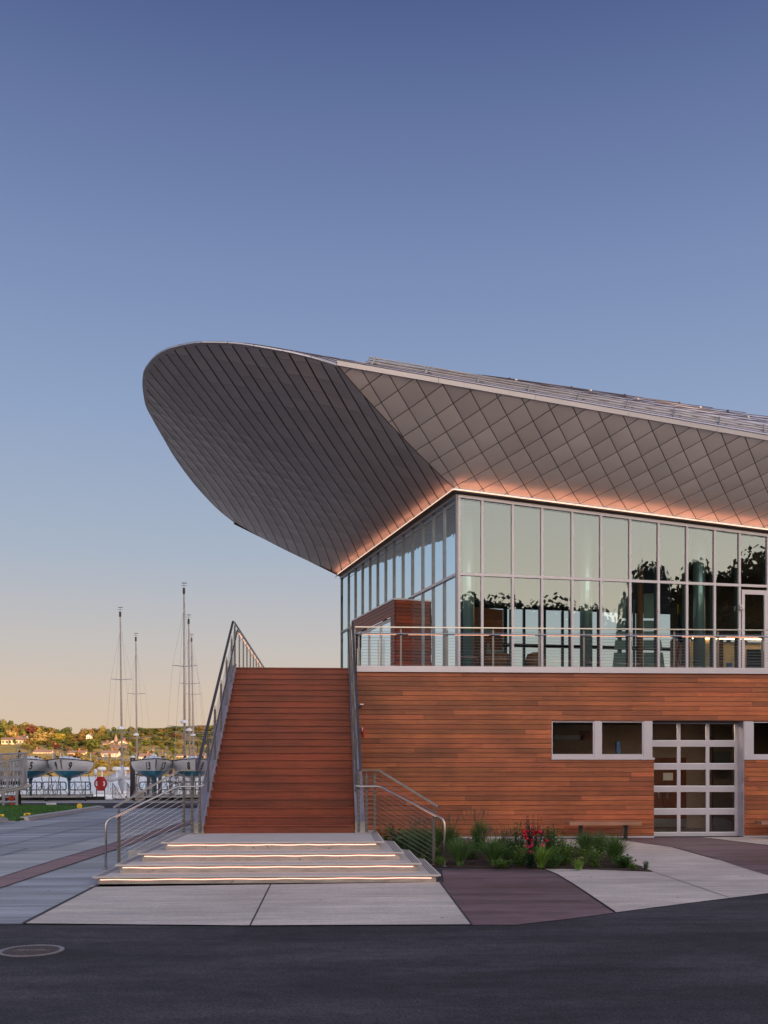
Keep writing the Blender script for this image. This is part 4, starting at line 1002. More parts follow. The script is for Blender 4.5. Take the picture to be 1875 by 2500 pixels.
# rim fascia around the nose
def plan_out(i_s):
    a, b = rimS(max(0, i_s - .01)), rimS(min(1, i_s + .01)); d = (b - a); n = Vector((-d.y, d.x, 0)).normalized()
    c = C0.lerp(B0, .4)
    return -n if (rimS(i_s) - c).dot(n) < 0 else n
m = MB(); NR = 26
for i in range(NR):
    for (sa, sb) in ((i / NR + .0004, (i + 1) / NR - .0004),):
        for k in range(4):
            s0 = sa + (sb - sa) * k / 4; s1 = sa + (sb - sa) * (k + 1) / 4
            o0, o1 = plan_out(s0), plan_out(s1); w0 = .16 * min(1, .5 + s0 * 8)
            a0, a1 = rimS(s0), rimS(s1)
            i0, i1 = a0 - o0 * .27 - Z * .0, a1 - o1 * .27 - Z * .0
            l0, l1 = i0 - Z * .07, i1 - Z * .07; b0, b1 = a0 - Z * .02, a1 - Z * .02; t0, t1 = a0 + Z * .012, a1 + Z * .012
            m.cur = 0; m.quad(i0, i1, l1, l0); m.quad(l0, l1, b1, b0)
            m.cur = 1; m.quad(b0, b1, t1, t0); m.quad(t0, t1, a1 - o1 * .3 + Z * .03, a0 - o0 * .3 + Z * .03)
M['rim'] = mat('rim underside metal', (.46, .42, .43), .42, .4, var=.1)
m.build('nose_rim', [M['rim'], M['fascia']], bld)
m = MB(); k0, k1 = sL(1, 0), sL(1, 1); m.bar(k0 - Z * .02, k1 - Z * .02, .06, .10); m.build('rear_edge_trim', M['seam'], bld)
# front fascia: lower lip, upper band with dark joints
eo = (Eend - E0).normalized(); en = Vector((eo.y, -eo.x, 0)).normalized(); UE = (Eend - E0).length * UMAX / LFm
def ev(u, o, z): return eave(u) + en * o + Z * z
m = MB(); nseg = 9
for i in range(nseg):
    a, b = UMAX * i / nseg + .004, UMAX * (i + 1) / nseg - .004
    P = lambda u: [ev(u, -.05, -.02), ev(u, .03, -.03), ev(u, .05, .09), ev(u, .00, .10)]
    pa, pb = P(a), P(b)
    for k in range(3): m.quad(pa[k], pb[k], pb[k + 1], pa[k + 1])
m.build('front_fascia', M['fascia'], bld)
m = MB(); m.quad(ev(0, .045, .092), ev(UMAX, .045, .092), ev(UMAX, .02, .112), ev(0, .02, .112)); m.build('fascia_joint', M['seam'], bld)
WMX = 16
def topP(s, w, nose):
    if nose:
        A = rimS(s); Bq = ledL(0).lerp(ledL(UL[-1]), s)
    else:
        A = eave(s); Bq = cornerP + (ledF(LFm) - cornerP) * (s / LFm)
    dv = Vector((Bq.x - A.x, Bq.y - A.y, 0)); D = dv.length; dv.normalize()
    if nose:
        f = w / WMX; D2 = D * 1.0; q = f; ww = q * D2; zt = 13.60 + min(s, .1) * 2
        return A + dv * ww + Z * (.02 + (zt - .02 - A.z) * (q * 1.21 - q * q * .21))
    sl2 = .276 + .034 * s if s < 2 else .344 + .0186 * (s - 2); return A + dv * w + Z * (.12 + sl2 * w - .0135 * w * w)
m = MB(); m.grid(lambda a, b: topP(a, b * WMX, True) + (Z * 0), 60, 12); m.grid(lambda a, b: topP(a * UMAX, b * WMX, False), 40, 28)
roof = m.build('roof', M['rooftop'], bld, smooth=True)
m = MB()
for w_ in (.02, .34): m.tube([topP(u, w_, False) + Z * .008 for u in [UMAX * i / 60 for i in range(61)]], .009, 4)
for w_ in (1.1, 1.7, 2.3, 2.9, 3.6): m.tube([topP(u, w_ + .25 * sin(i * .5) * 0, False) + Z * .015 for i, u in enumerate([UMAX * i / 60 for i in range(61)])], .010, 4)
for i in range(-4, 18):
    pts = []
    for k in range(18):
        w_ = .5 + k * .28; u = i * 1.22 + w_ * 1.05
        if 0 < u < UMAX: pts.append(topP(u, w_, False) + Z * .025)
    if len(pts) > 2: m.tube(pts, .011, 4)
for q_ in (.4, 1.2, 2.2, 3.4, 4.8): m.tube([topP(.14 - .14 * k / 14, q_, True) + Z * .012 for k in range(15)], .010, 4)
m.build('roof_seam', M['seam'], roof)
for k, z in enumerate((.04, .10, .16)):
    m = MB(); m.tube([topP(u, .55 + .03 * k, False) + Z * z for u in [.35 + (UMAX - .35) * i / 60 for i in range(61)]], .022, 6); m.build('snow_guard_pipe', M['guard'], roof)
for i in range(16):
    u = .5 + i * 1.2; q = topP(u, .62, False); q0 = topP(u, .42, False); m = MB()
    m.tri(q0, q + Z * .18, topP(u, .8, False)); m.bar(q0 + Z * .01, q + Z * .19, .03, .03); m.build('snow_guard_bracket', M['galv'], roof)
for i in range(22):
    u = 1 + i * .85; w_ = (3.9, 4.4, 3.0, 4.6)[i % 4]; q = topP(u, w_, False); m = MB(); m.lathe(q, [(.045, 0), (.045, .04), (.02, .06)], 8); m.build('roof_anchor', M['seam'] if i % 2 else M['guard'], roof)
# LED cove strips
def strip(P, name='light_strip', rad=.019, mt='led'):
    m = MB(); m.tube(P, rad, 6); return m.build(name, M[mt], bld)
for i in range(14):
    a, b = i * 1.43 + .01, (i + 1) * 1.43 - .01
    pf = lambda u: (cornerP + (ledF(LFm) - cornerP) * (u / LFm)) + nF * .015 - Z * .045
    strip([pf(a), pf(b)]); m = MB(); c_ = [pf(a) - Z * .14 + nF * .10, pf(b) - Z * .14 + nF * .10]; m.quad(c_[1], c_[0], c_[0] + nF * .03, c_[1] + nF * .03); m.build('hidden_wash_emitter', M['ledwash'], bld)  # unseen emitter added below the cove so the glow reaches the soffit
    if i < 10:
        q = lambda f: cornerP.lerp(ledL(UL[-1] + .1), f) + nL * .015 - Z * .045
        strip([q(i / 10 + .001), q((i + 1) / 10 - .001)]); m = MB(); c_ = [q(i / 10) - Z * .14 + nL * .10, q((i + 1) / 10) - Z * .14 + nL * .10]; m.quad(c_[0], c_[1], c_[1] + nL * .03, c_[0] + nL * .03); m.build('hidden_wash_emitter', M['ledwash'], bld)
m = MB(); m.bar(cornerP - Z * .09, cornerP + (ledF(LFm) - cornerP) * (20 / LFm) - Z * .09, .10, .03); m.bar(cornerP - Z * .09, ledL(UL[-1] + .1) - Z * .09, .10, .03); m.build('light_channel', M['darkalu'], bld)

# ---------- deck railings
gr = thing('deck_railing', 'steel cable guardrail along the front edge of the deck with lit handrail', 'railing', (6, YW, DZ))
yr = YW + .02; zr1 = PY(1300, 1534, yr).z; zlr = PY(1300, 1550.5, yr).z
pxp = [866.7, 978.8, 1092, 1204, 1316, 1425.5, 1536.4, 1646, 1753, 1861]
xp = [PY(p, 1876, yr).x for p in pxp]; xp += [xp[-1] + 1.25 * k for k in range(1, 6)]
for x in xp:
    m = MB(); m.box(x - .024, x + .024, yr - .012, yr + .012, DZ - .02, zr1 - .07); m.box(x - .007, x + .007, yr - .007, yr + .007, zr1 - .07, zr1 - .01); m.build('post', M['steelpost'], gr)
m = MB(); m.bar((xp[0], yr, zr1), (xp[-1], yr, zr1), .045, .03); m.build('top_rail', M['steel'], gr)
m = MB(); m.tube([(xp[0], yr - .06, zlr), (xp[-1], yr - .06, zlr)], .02, 8); lr = m.build('handrail', M['steel'], gr)
for a, b in zip(xp[:-1], xp[1:]):
    m = MB(); n = 26
    for i in range(n):
        x = a + .2 + (b - a - .32) * i / n; m.box(x, x + (b - a - .32) / n * .55, yr - .078, yr - .062, zlr - .034, zlr - .018)
    m.build('light_strip', M['ledrail'], lr)
for k in range(12):
    z = DZ + .05 + k * .082; m = MB(); m.tube([(xp[0], yr, z), (xp[-1], yr, z)], .0042, 5); m.build('cable', M['cable'], gr)
g2 = thing('deck_railing', 'steel cable guardrail running back from the top of the stair with glowing handrail', 'railing', (-2.62, 27.1, DZ))
ys = [27.3 + 1.3 * k for k in range(12)]
for y in ys:
    m = MB(); m.box(-2.64, -2.60, y - .024, y + .024, DZ - .02, 5.86); m.build('post', M['steelpost'], g2)
    m = MB(); m.tube([(-2.60, y, 5.62), (-2.53, y, 5.64)], .008, 6); m.build('bracket', M['steel'], g2)
m = MB(); m.bar((-2.62, 27.05, 5.92), (-2.62, 42, 5.92), .045, .03); m.build('top_rail', M['toprail'], g2)
m = MB(); m.tube([(-2.53, 27.1, 5.69), (-2.53, 42, 5.69)], .02, 8); h = m.build('handrail', M['toprail'], g2)
m = MB()
for a, b in zip(ys[:-1], ys[1:]): m.bar((-2.525, a + .15, 5.665), (-2.525, b - .15, 5.665), .02, .012)
m.build('light_strip', M['ledrail'], h)
for k in range(11):
    m = MB(); z = DZ + .06 + k * .1; m.tube([(-2.62, 27.1, z), (-2.62, 42, z)], .0042, 5); m.build('cable', M['cable'], g2)
# wall alarm and lamp by the stair
p = PY(886, 1788, YW - .02); t = thing('fire_alarm', 'small red fire alarm on the siding just right of the stair', 'alarm', (p.x, YW, p.z))
m = MB(); m.box(p.x - .0, p.x + .04, YW - .12, YW - .02, p.z - .11, p.z + .11); m.build('red_housing', M['redplastic'], t)
m = MB(); m.box(p.x - .03, p.x - .002, YW - .1, YW - .02, p.z + .02, p.z + .13); m.build('strobe', M['white'], t)
p = PY(881, 1724, YW - .02); t = thing('wall_lamp', 'small slanted wall fixture on the siding high beside the stair', 'lamp', (p.x, YW, p.z))
m = MB(); m.bar((p.x - .03, YW - .03, p.z - .02), (p.x + .02, YW - .2, p.z + .04), .1, .03); m.build('shade', M['alu'], t)
# ---------- benches
def bench(x0, x1, label):
    yb_ = 26.05; t = thing('bench', label, 'bench', ((x0 + x1) / 2, yb_, 0))
    for k in range(6):
        m = MB(); y = yb_ - .21 + k * .072; c = random.uniform(.8, 1.15); m.box(x0 + random.uniform(0, .02), x1, y, y + .063, .40, .49, (c, c, c)); m.build('seat_slat', M['benchwood'], t)
    for x in (x0 + .37, x1 - .38):
        m = MB(); m.box(x - .04, x + .04, yb_ - .16, yb_ + .16, .375, .398); m.box(x - .045, x + .045, yb_ - .05, yb_ + .05, .02, .375); m.box(x - .11, x + .11, yb_ - .1, yb_ + .1, .011, .022); m.build('leg', M['black'], t)
b0, b1 = PY(1389, 2011, 25.84).x, PY(1567, 2011, 25.84).x
bench(b0, b1, 'wooden slat bench with black legs against the cedar wall left of the garage door')
bx = PY(1866, 2020, 25.64).x; bench(bx, bx + 1.95, 'wooden slat bench cut by the right picture edge')
# ================================================================== BOATS ON STANDS
def hullmat():
    m = bpy.data.materials.new('hull paint'); nt, N, L = nodes(m); b = N['Principled BSDF']
    tc = N.new('ShaderNodeTexCoord'); s = N.new('ShaderNodeSeparateXYZ'); L.new(tc.outputs['Object'], s.inputs[0])
    nz = N.new('ShaderNodeTexNoise'); nz.inputs['Scale'].default_value = 2.5; L.new(tc.outputs['Object'], nz.inputs['Vector'])
    a = N.new('ShaderNodeMath'); a.operation = 'GREATER_THAN'; a.inputs[1].default_value = .20; L.new(s.outputs[2], a.inputs[0])
    r = N.new('ShaderNodeValToRGB'); r.color_ramp.elements[0].color = (.015, .20, .33, 1); r.color_ramp.elements[1].color = (.03, .32, .48, 1); L.new(nz.outputs['Fac'], r.inputs['Fac'])
    w = N.new('ShaderNodeValToRGB'); w.color_ramp.elements[0].color = (.76, .76, .79, 1); w.color_ramp.elements[1].color = (.88, .87, .9, 1); L.new(nz.outputs['Fac'], w.inputs['Fac'])
    mx = N.new('ShaderNodeMix'); mx.data_type = 'RGBA'; L.new(a.outputs[0], mx.inputs[0]); L.new(r.outputs[0], mx.inputs[6]); L.new(w.outputs[0], mx.inputs[7])
    L.new(mx.outputs[2], b.inputs['Base Color']); b.inputs['Roughness'].default_value = .3
    return m
M['hull'] = hullmat()
HL = 6.8
def hb(t):
    return 1.23 * (sin(pi / 2 * min(1, t / .55)) ** .85) * (1 - .28 * max(0, (t - .6) / .4) ** 1.6) + .012
def hzt(t): return .70 + .20 * (1 - t) ** 1.6
def hzb(t): return -.33 * sin(pi * min(1, max(0, t) * 1.02 + .03)) ** .6 + .06
def hpt(t, q, side):
    """q 0 keel line .. 1 sheer"""
    b = hb(t); zb, zt = hzb(t), hzt(t); zz = zb + (zt - zb) * q
    x = b * (1 - (1 - q) ** 2.1) ** .62
    rake = (1 - q) * .85 * (1 - t) ** 2
    return Vector((side * x, t * HL + rake, zz))
def make_boat(num, loc, rz, label):
    T = thing('keelboat', label, 'sailboat', loc, 'racing keelboats standing on cradles along the quay', rz)
    m = MB(); nt_, nq = 26, 14
    for s in (-1, 1):
        f = (lambda u, v: hpt(u, v, 1)) if s == 1 else (lambda u, v: hpt(1 - u, v, -1))
        m.grid(f, nt_, nq)
    b = [hpt(1, q / nq, 1) for q in range(nq + 1)]; c = [hpt(1, q / nq, -1) for q in range(nq + 1)]
    for q in range(nq): m.quad(b[q], b[q + 1], c[q + 1], c[q])
    m.build('hull', M['hull'], T, smooth=True, world=False)
    m = MB()
    for i in range(26):
        a, b = i / 26, (i + 1) / 26
        m.quad(hpt(a, 1, -1), hpt(a, 1, 1), hpt(b, 1, 1), hpt(b, 1, -1))
    m.build('deck', M['white'], T, world=False)
    m = MB()
    for s in (-1, 1): m.tube([hpt(i / 24, 1, s) + Vector((0, 0, .0)) for i in range(25)], .028, 6)
    m.build('rub_rail', M['rubber'], T, world=False)
    m = MB(); m.grid(lambda u, v: Vector(((.48 + .28 * u) * (2 * v - 1) * (.55 + .45 * min(1, u * 2)) , .9 + 3.0 * u, hzt(.13 + .44 * u) - .02 + (.26 * min(1, u * 2.5)) * (1 - abs(2 * v - 1) ** 4))), 12, 10)
    m.build('cabin_top', M['white'], T, smooth=True, world=False)
    m = MB(); m.tube([(-.38, .9, hzt(.1)), (-.30, .35, 1.42), (0, -.02, 1.50), (.30, .35, 1.42), (.38, .9, hzt(.1))], .016, 6); m.tube([(-.12, .2, hzt(0)), (0, -.02, 1.5), (.12, .2, hzt(0))], .014, 6); m.build('pulpit', M['steel'], T, world=False)
    for s in (-1, 1):
        for y in (2.4, 4.2): 
            m = MB(); m.tube([(s * hb(y / HL) * .95, y, hzt(y / HL)), (s * hb(y / HL) * .95, y, hzt(y / HL) + .55)], .012, 6); m.build('stanchion', M['steel'], T, world=False)
        m = MB(); xx = s * hb(.95) * .95; m.tube([(xx, 5.6, hzt(.9)), (xx * .98, 5.75, 1.28), (xx * .95, 6.6, 1.30), (xx * .9, 6.7, hzt(1))], .016, 6); m.build('stern_rail', M['steel'], T, world=False)
        for y in (1.9, 2.3, 3.4): m = MB(); m.lathe((s * .5, y, hzt(y / HL) + .16), [(.05, 0), (.06, .05), (.035, .1)], 8); m.build('winch', M['black'], T, world=False)

    # fin keel
    m = MB()
    for (z0, z1, y0, y1, y2, y3, w0, w1) in ((-.27, -.42, 2.5, 3.9, 2.62, 3.72, .16, .075), (-.42, -1.36, 2.62, 3.72, 2.95, 3.7, .075, .06)):
        for s in (-1, 1):
            m.hexa([(0, y0, z0), (s * w0, (y0 + y1) / 2, z0), (0, y1, z0), (0, y1, z0), (0, y2, z1), (s * w1, (y2 + y3) / 2, z1), (0, y3, z1), (0, y3, z1)])
    m.build('keel', M['keelp'], T, world=False)
    # bow numbers, one per side, following the topsides
    for s in (-1, 1):
        me = textmesh(num, .60, 0, shear=.22, bold=.012)
        bm = MB(); import bmesh
        b_ = bmesh.new(); b_.from_mesh(me); bmesh.ops.triangulate(b_, faces=b_.faces)
        b_.to_mesh(me); b_.free()
        wdt = max(v.co.x for v in me.vertices) - min(v.co.x for v in me.vertices)
        for v in me.vertices:
            x, z = v.co.x * .85, v.co.y * 1.0
            along = .52 + wdt * .42 + (x if s == 1 else -x) * 1.15
            t_ = max(.02, along / HL); zt = .46 + z
            q = min(.97, max(.05, (zt - hzb(t_)) / (hzt(t_) - hzb(t_)))); p = hpt(t_, q, s)
            v.co = p + Vector((s * .018, -.016, 0))
        me.materials.append(M['black'])
        o = bpy.data.objects.new('bow_number', me); COL.objects.link(o); o.parent = T
    m = MB(); m.tube([hpt(0, 1, 1) + Vector((0, -.02, -.01)), hpt(0, .55, 1) + Vector((0, -.02, 0)), hpt(0, .3, 1) + Vector((0, -.02, 0))], [.05, .04, .02], 6); m.build('stem_band', M['galv'], T, world=False)
    # cradle
    lc = Vector(loc); 
    K = thing('boat_cradle', 'wheeled steel cradle carrying the keelboat numbered %s' % num, 'cradle', (lc.x, lc.y, 0), 'boat cradles', rz)
    zt = lc.z
    m = MB()
    for x in (-.85, .85): m.box(x - .05, x + .05, 1.6, 5.2, .22, .32)
    for y in (1.6, 3.3, 5.1): m.box(-1.15, 1.15, y, y + .1, .225, .325)
    m.box(-.15, .15, 2.6, 4.0, .2, .26)
    m.build('base_frame', M['galv'], K, world=False)
    for sx in (-1, 1):
        for y in (1.65, 5.15):
            t_ = y / HL; xx = sx * hb(t_) * .62; q = hpt(t_, .35, sx)
            m = MB(); m.tube([(sx * 1.0, y, .3), (sx * .86, y, zt + q.z - .14)], .028, 6); m.tube([(sx * 1.1, y, .32), (sx * .9, y + (.75 if y < 3 else -.75), .9)], .018, 6); m.tube([(sx * .35, y, .32), (sx * .93, y, 1.0)], .018, 6)
            m.build('support_post', M['galv'], K, world=False)
            m = MB(); m.obox((sx * .86 - .16, y - .1, zt + q.z - .16), (.32, 0, sx * .12), (0, .2, 0), (0, 0, .05)); m.build('pad', M['rubber'], K, world=False)
        for y in (1.9, 4.9):
            m = MB(); m.tube([(sx * 1.08, y, .11), (sx * 1.16, y, .11)], .11, 12); m.build('wheel', mat('wheel%d' % random.randint(0, 1 << 20), (.06, .03, .03), .7) if False else M['timber'], K, world=False)
    m = MB(); m.tube([(-.9, 1.62, .32), (-.5, 1.62, 1.25)], .016, 6); m.tube([(.9, 1.62, .32), (.5, 1.62, 1.25)], .016, 6); m.tube([(-.1, 1.62, .32), (-.55, 1.62, 1.2)], .016, 6); m.tube([(.1, 1.62, .32), (.55, 1.62, 1.2)], .016, 6); m.build('brace', M['galv'], K, world=False)
    return T
def boat_at(px, py, num, rz, label, d=55.6, z=1.58):
    p = W(px, d, z=z); return make_boat(num, tuple(p), rz, label)
boat_at(147, 0, '9', radians(6), 'white keelboat numbered 9 with blue bottom, bow turned slightly left, third from the right', 55.5)
boat_at(50, 0, '5', radians(7), 'white keelboat numbered 5, partly hidden by the bleacher at the left', 55.5)
boat_at(381, 0, '13', radians(13), 'white keelboat numbered 13 seen bow on between the brown piles', 55.5)
boat_at(478.5, 0, '8', radians(11), 'white keelboat numbered 8 partly behind the stair railing', 55.5)
def fender(px, py, d, label):
    p = W(px, d, py=py); t = thing('fender', label, 'fender', tuple(p)); m = MB(); m.lathe(p, [(.03, -.42), (.11, -.34), (.12, -.05), (.03, .03)], 12); m.build('body', M['white'], t, smooth=True)
    m = MB(); m.tube([p, p + Vector((0, 0, .3))], .01, 5); m.build('rope', M['rubber'], t)
fender(233, 1878, 59.0, 'white fender hanging at the stern quarter of boat 9'); fender(335.5, 1874, 58.6, 'white fender hanging left of boat 13'); fender(430, 1885, 59, 'dull fender hanging between boats 13 and 8')

# ================================================================== QUAY FENCE, PILES
def fence_panel(x0, x1, y, label):
    t = thing('quay_railing', label, 'railing', ((x0 + x1) / 2, y, 0), 'railing panels along the quay edge'); zt, zm, r = 1.08, .60, .035
    m = MB(); m.tube([(x0, y, zm + .1), (x0, y, zt - .1), (x0 + .03, y, zt - .03), (x0 + .1, y, zt), (x1 - .1, y, zt), (x1 - .03, y, zt - .03), (x1, y, zt - .1), (x1, y, zm + .1), (x1 - .03, y, zm + .03), (x1 - .1, y, zm), (x0 + .1, y, zm), (x0 + .03, y, zm + .03), (x0, y, zm + .1)], r, 6); m.build('frame', M['fence'], t)
    n = max(2, round((x1 - x0) / .75))
    for i in range(n):
        x = x0 + (x1 - x0) * (i + .5) / n; m = MB(); m.tube([(x, y, .2), (x, y, zt)], .028, 6); m.build('post', M['fence'], t)
yf = 61.2
fx = lambda px: W(px, yf, z=0).x
pan = [(-130, -62), (-60, 3), (6, 62), (67, 113.6), (116.7, 171.6), (180, 229.6), (346.6, 436.7), (440, 520), (523, 600), (604, 680)]
nmz = ['far left beyond the frame edge', 'behind the bleacher at far left', 'behind the bleacher', 'behind boat 5', 'between boats 5 and 9', 'right of boat 9 keel', 'behind boat 13', 'behind boat 8', 'hidden behind the stair foot', 'further right behind the stair']
for (a, b), q in zip(pan, nmz): fence_panel(fx(a), fx(b), yf, 'dark rounded steel railing panel on the quay edge, ' + q)
m = MB(); m.box(fx(-700), fx(262), 60.6, 61.5, 0, .19); o = m.build('bulkhead_beam', M['timber']); tag(o, 'dark timber beam along the quay edge under boats 5 and 9', 'beam')
m = MB(); m.box(fx(334), fx(700), 60.6, 61.5, 0, .19); o = m.build('bulkhead_beam', M['timber']); tag(o, 'dark timber beam along the quay edge under boats 13 and 8', 'beam')
def pile(px, w, ytop, d, label):
    p = W(px, d, z=0); zt = H + (1876 - ytop) * d / FPX; r = w / 2 * d / FPX; t = thing('mooring_pile', label, 'pile', (p.x, p.y, -1.6), 'mooring piles off the quay')
    m = MB(); m.tube([(p.x, p.y, -2.2), (p.x, p.y, zt - r * .9)], r, 18); m.build('shaft', M['pile'], t, smooth=False)
    m = MB(); m.lathe((p.x, p.y, zt - r * .95), [(r * 1.06, 0), (r * 1.06, .06), (.02, r * .95)], 18); m.build('cap', M['white'], t)
pile(324, 12.2, 1844, 62.8, 'tall dark brown pile with white cone cap, standing alone left of boat 13')
pile(376, 13, 1839.5, 66, 'dark pile with white cap rising directly behind the bow of boat 13'); pile(417, 9, 1854.5, 70, 'dark pile with white cap between boats 13 and 8'); pile(391, 9, 1849, 72, 'dark pile with white cap behind right side of boat 13'); pile(363, 9, 1852, 72, 'dark pile with white cap behind left side of boat 13')
# life ring station
c = W(246, 59.8, py=1913); t = thing('lifebuoy_station', 'bright red lifebuoy housing with white crescents on posts at the quay edge', 'lifebuoy', (c.x, c.y, 0))
m = MB(); m.tube([c + Vector((0, -.07, 0)), c + Vector((0, .1, 0))], .385, 28); m.box(c.x - .22, c.x + .22, c.y - .065, c.y + .1, c.z + .2, c.z + .42); m.box(c.x - .2, c.x + .2, c.y - .066, c.y + .1, c.z - .44, c.z - .2); m.build('housing', M['redplastic'], t)
m = MB(); m.tube([c + Vector((0, -.1, 0)), c + Vector((0, -.07, 0))], [.33, .345], 28, cap=True); m.build('ring_face', mat('red plastic face', (.5, .015, .025), .4), t)
for s in (-1, 1):
    m = MB()
    for i in range(8):
        a0, a1 = -.6 + 1.2 * i / 8, -.6 + 1.2 * (i + 1) / 8; f = lambda a, r: (c.x + s * cos(a) * r, c.y - .106, c.z + sin(a) * r)
        m.quad(f(a0, .19), f(a0, .29), f(a1, .29), f(a1, .19)) if s > 0 else m.quad(f(a0, .29), f(a0, .19), f(a1, .19), f(a1, .29))
    m.build('white_band', M['white'], t)
for s in (-.28, .2):
    m = MB(); m.tube([(c.x + s, c.y + .13, 0), (c.x + s, c.y + .13, c.z)], .03, 8); m.build('post', M['fence'], t)
# gangway railings, bollard crate, hydrant, lamp post, cleat
def gang(px0, px1, d, lb):
    t = thing('gangway', lb, 'gangway', tuple(W(px0, d, z=0)), 'aluminium gangways down to the float'); a, b = W(px0, d, z=0), W(px1, d + 5, z=-1.2)
    for off in (0, .9):
        o_ = Vector((off, 0, 0)); m = MB(); m.tube([a + o_ + Z * .1, a + o_ + Z * 1.0, b + o_ + Z * .95, b + o_], .035, 6); m.tube([a + o_ + Z * .1, b + o_], .035, 6)
        for k in range(1, 8): p = a.lerp(b, k / 8) + o_; m.tube([p + Z * .05, p + Z * .98], .022, 6)
        m.build('side_rail', M['alu'], t)
    m = MB(); m.hexa([a, a + Vector((.9, 0, 0)), b + Vector((.9, 0, 0)), b, a + Z * .05, a + Vector((.9, 0, .05)), b + Vector((.9, 0, .05)), b + Z * .05]); m.build('walkway', M['alu'], t)
gang(275, 302, 61.8, 'aluminium gangway with picket side rails going down left of the lone pile'); gang(331, 350, 63.5, 'aluminium gangway mostly hidden behind the white steel box')
p = PZ(340, 1955, 0); t = thing('utility_box', 'battered white open frame box on the quay beside the lone pile', 'box', tuple(p))
m = MB()
for (a, b, c_, d_) in ((-.30, -.22, 0, .52), (.22, .30, 0, .52), (-.22, .22, .42, .52), (-.22, .22, 0, .14)): m.box(p.x + a, p.x + b, p.y, p.y + .35, c_ + .01, d_)
m.build('frame', mat('chipped white paint', (.25, .14, .09), .7, col2=(.62, .58, .55), scale=9), t)
m = MB(); m.box(p.x - .22, p.x + .22, p.y + .1, p.y + .3, .15, .41); m.build('inner_panel', M['galv'], t)
p = W(28.5, 51, z=0); t = thing('fire_hydrant', 'orange fire hydrant with pale bonnet behind the bleacher', 'hydrant', tuple(p))
m = MB(); m.lathe(p, [(.16, 0), (.16, .05), (.095, .06), (.095, .5)], 14); m.tube([p + Vector((-.22, 0, .38)), p + Vector((.22, 0, .38))], .06, 10); m.tube([p + Vector((0, -.2, .32)), p + Vector((0, 0, .32))], .07, 10); m.build('body', M['orange'], t)
m = MB(); m.lathe(p + Z * .5, [(.14, 0), (.12, .05), (.09, .15), (.03, .2), (.03, .24)], 14); m.build('bonnet', M['white'], t)
p = W(47.5, 50.4, z=0); t = thing('lamp_post', 'slim black post with pointed finial behind the bleacher', 'post', tuple(p))
m = MB(); m.lathe(p, [(.085, 0), (.085, .55), (.05, .6), (.04, 2.55)], 12); m.build('shaft', M['black'], t)
m = MB(); m.lathe(p + Z * 2.55, [(.05, 0), (.09, .1), (.08, .2), (.01, .32)], 12); m.build('finial', M['black'], t)
p = PZ(113, 1965, 0); t = thing('discarded_object', 'small white object lying on the far asphalt beyond the lawn', 'marker', tuple(p)); m = MB(); m.obox(p, (.5, .05, 0), (-.1, .3, 0), (0, 0, .1)); m.build('body', M['white'], t)  # unidentified white item, taken for litter
# bleacher at left edge
t = thing('bleacher', 'grey aluminium bleacher with picket guardrails at the left picture edge', 'bleacher', tuple(W(20, 47.5, z=.1)))
def PD(px, py, d): return W(px, d, py=py)
def bartube(pts, r, nm='rail', mt='bleach'):
    m = MB(); m.tube(pts, r, 6); return m.build(nm, M[mt], t)
A = lambda px, py: PD(px, py, 49.5); Bf = lambda px, py: PD(px, py, 47.5)
bartube([A(-60, 1843), A(66, 1838.5)], .045, 'top_rail'); bartube([A(-60, 1917), A(64, 1914)], .04)
for i in range(32):
    px = -58 + i * 3.9; yy = 1843 - 4.5 * (px + 60) / 126; bartube([A(px, yy), A(px, 1916)], .022, 'picket')
for px in (2, 30, 61, 64.5): bartube([A(px, 1840), A(px, 1918)], .05, 'post')
bartube([A(54, 1846), A(67, 1847)], .04)
for (x0, x1, t0, t1, b0_, b1_) in ((-40, 17.5, 1867, 1860.5, 1934, 1928), (18.5, 56, 1859.5, 1853.5, 1928, 1919)):
    bartube([Bf(x0, t0), Bf(x1, t1)], .045, 'top_rail'); bartube([Bf(x0, b0_), Bf(x1, b1_)], .035)
    for px in (x0, x1): f = (px - x0) / (x1 - x0); bartube([Bf(px, t0 + (t1 - t0) * f), Bf(px, b0_ + (b1_ - b0_) * f + 3)], .06, 'post')
    n = int((x1 - x0) / 5.5)
    for i in range(1, n): f = i / n; px = x0 + (x1 - x0) * f; bartube([Bf(px, t0 + (t1 - t0) * f), Bf(px, b0_ + (b1_ - b0_) * f)], .024, 'picket')
m = MB(); m.hexa([Bf(-60, 1950), Bf(56, 1929), Bf(76, 1920), A(76, 1920), Bf(-60, 1936), Bf(56, 1919), Bf(76, 1913.5), A(76, 1913.5)]); m.build('side_beam', M['bleach'], t)
for (px, y0) in ((9, 1935), (41, 1927)): bartube([Bf(px, y0), Bf(px, 1966)], .07, 'leg')
bartube([Bf(-60, 1961), Bf(42, 1957.5)], .06, 'ground_beam'); bartube([Bf(9, 1943), Bf(41, 1943)], .03, 'brace', 'darkalu')
for r_ in range(4):
    m = MB(); a = PD(-60, 1885 + r_ * 14 if r_ else 1880, 48.9 - r_ * .3); b = PD(49, (1885 + r_ * 14 if r_ else 1880) - 2, 48.9 - r_ * .3); m.bar(a, b, .3, .16); m.build('seat_plank', M['canvas'] if r_ < 2 else M['darkalu'], t)

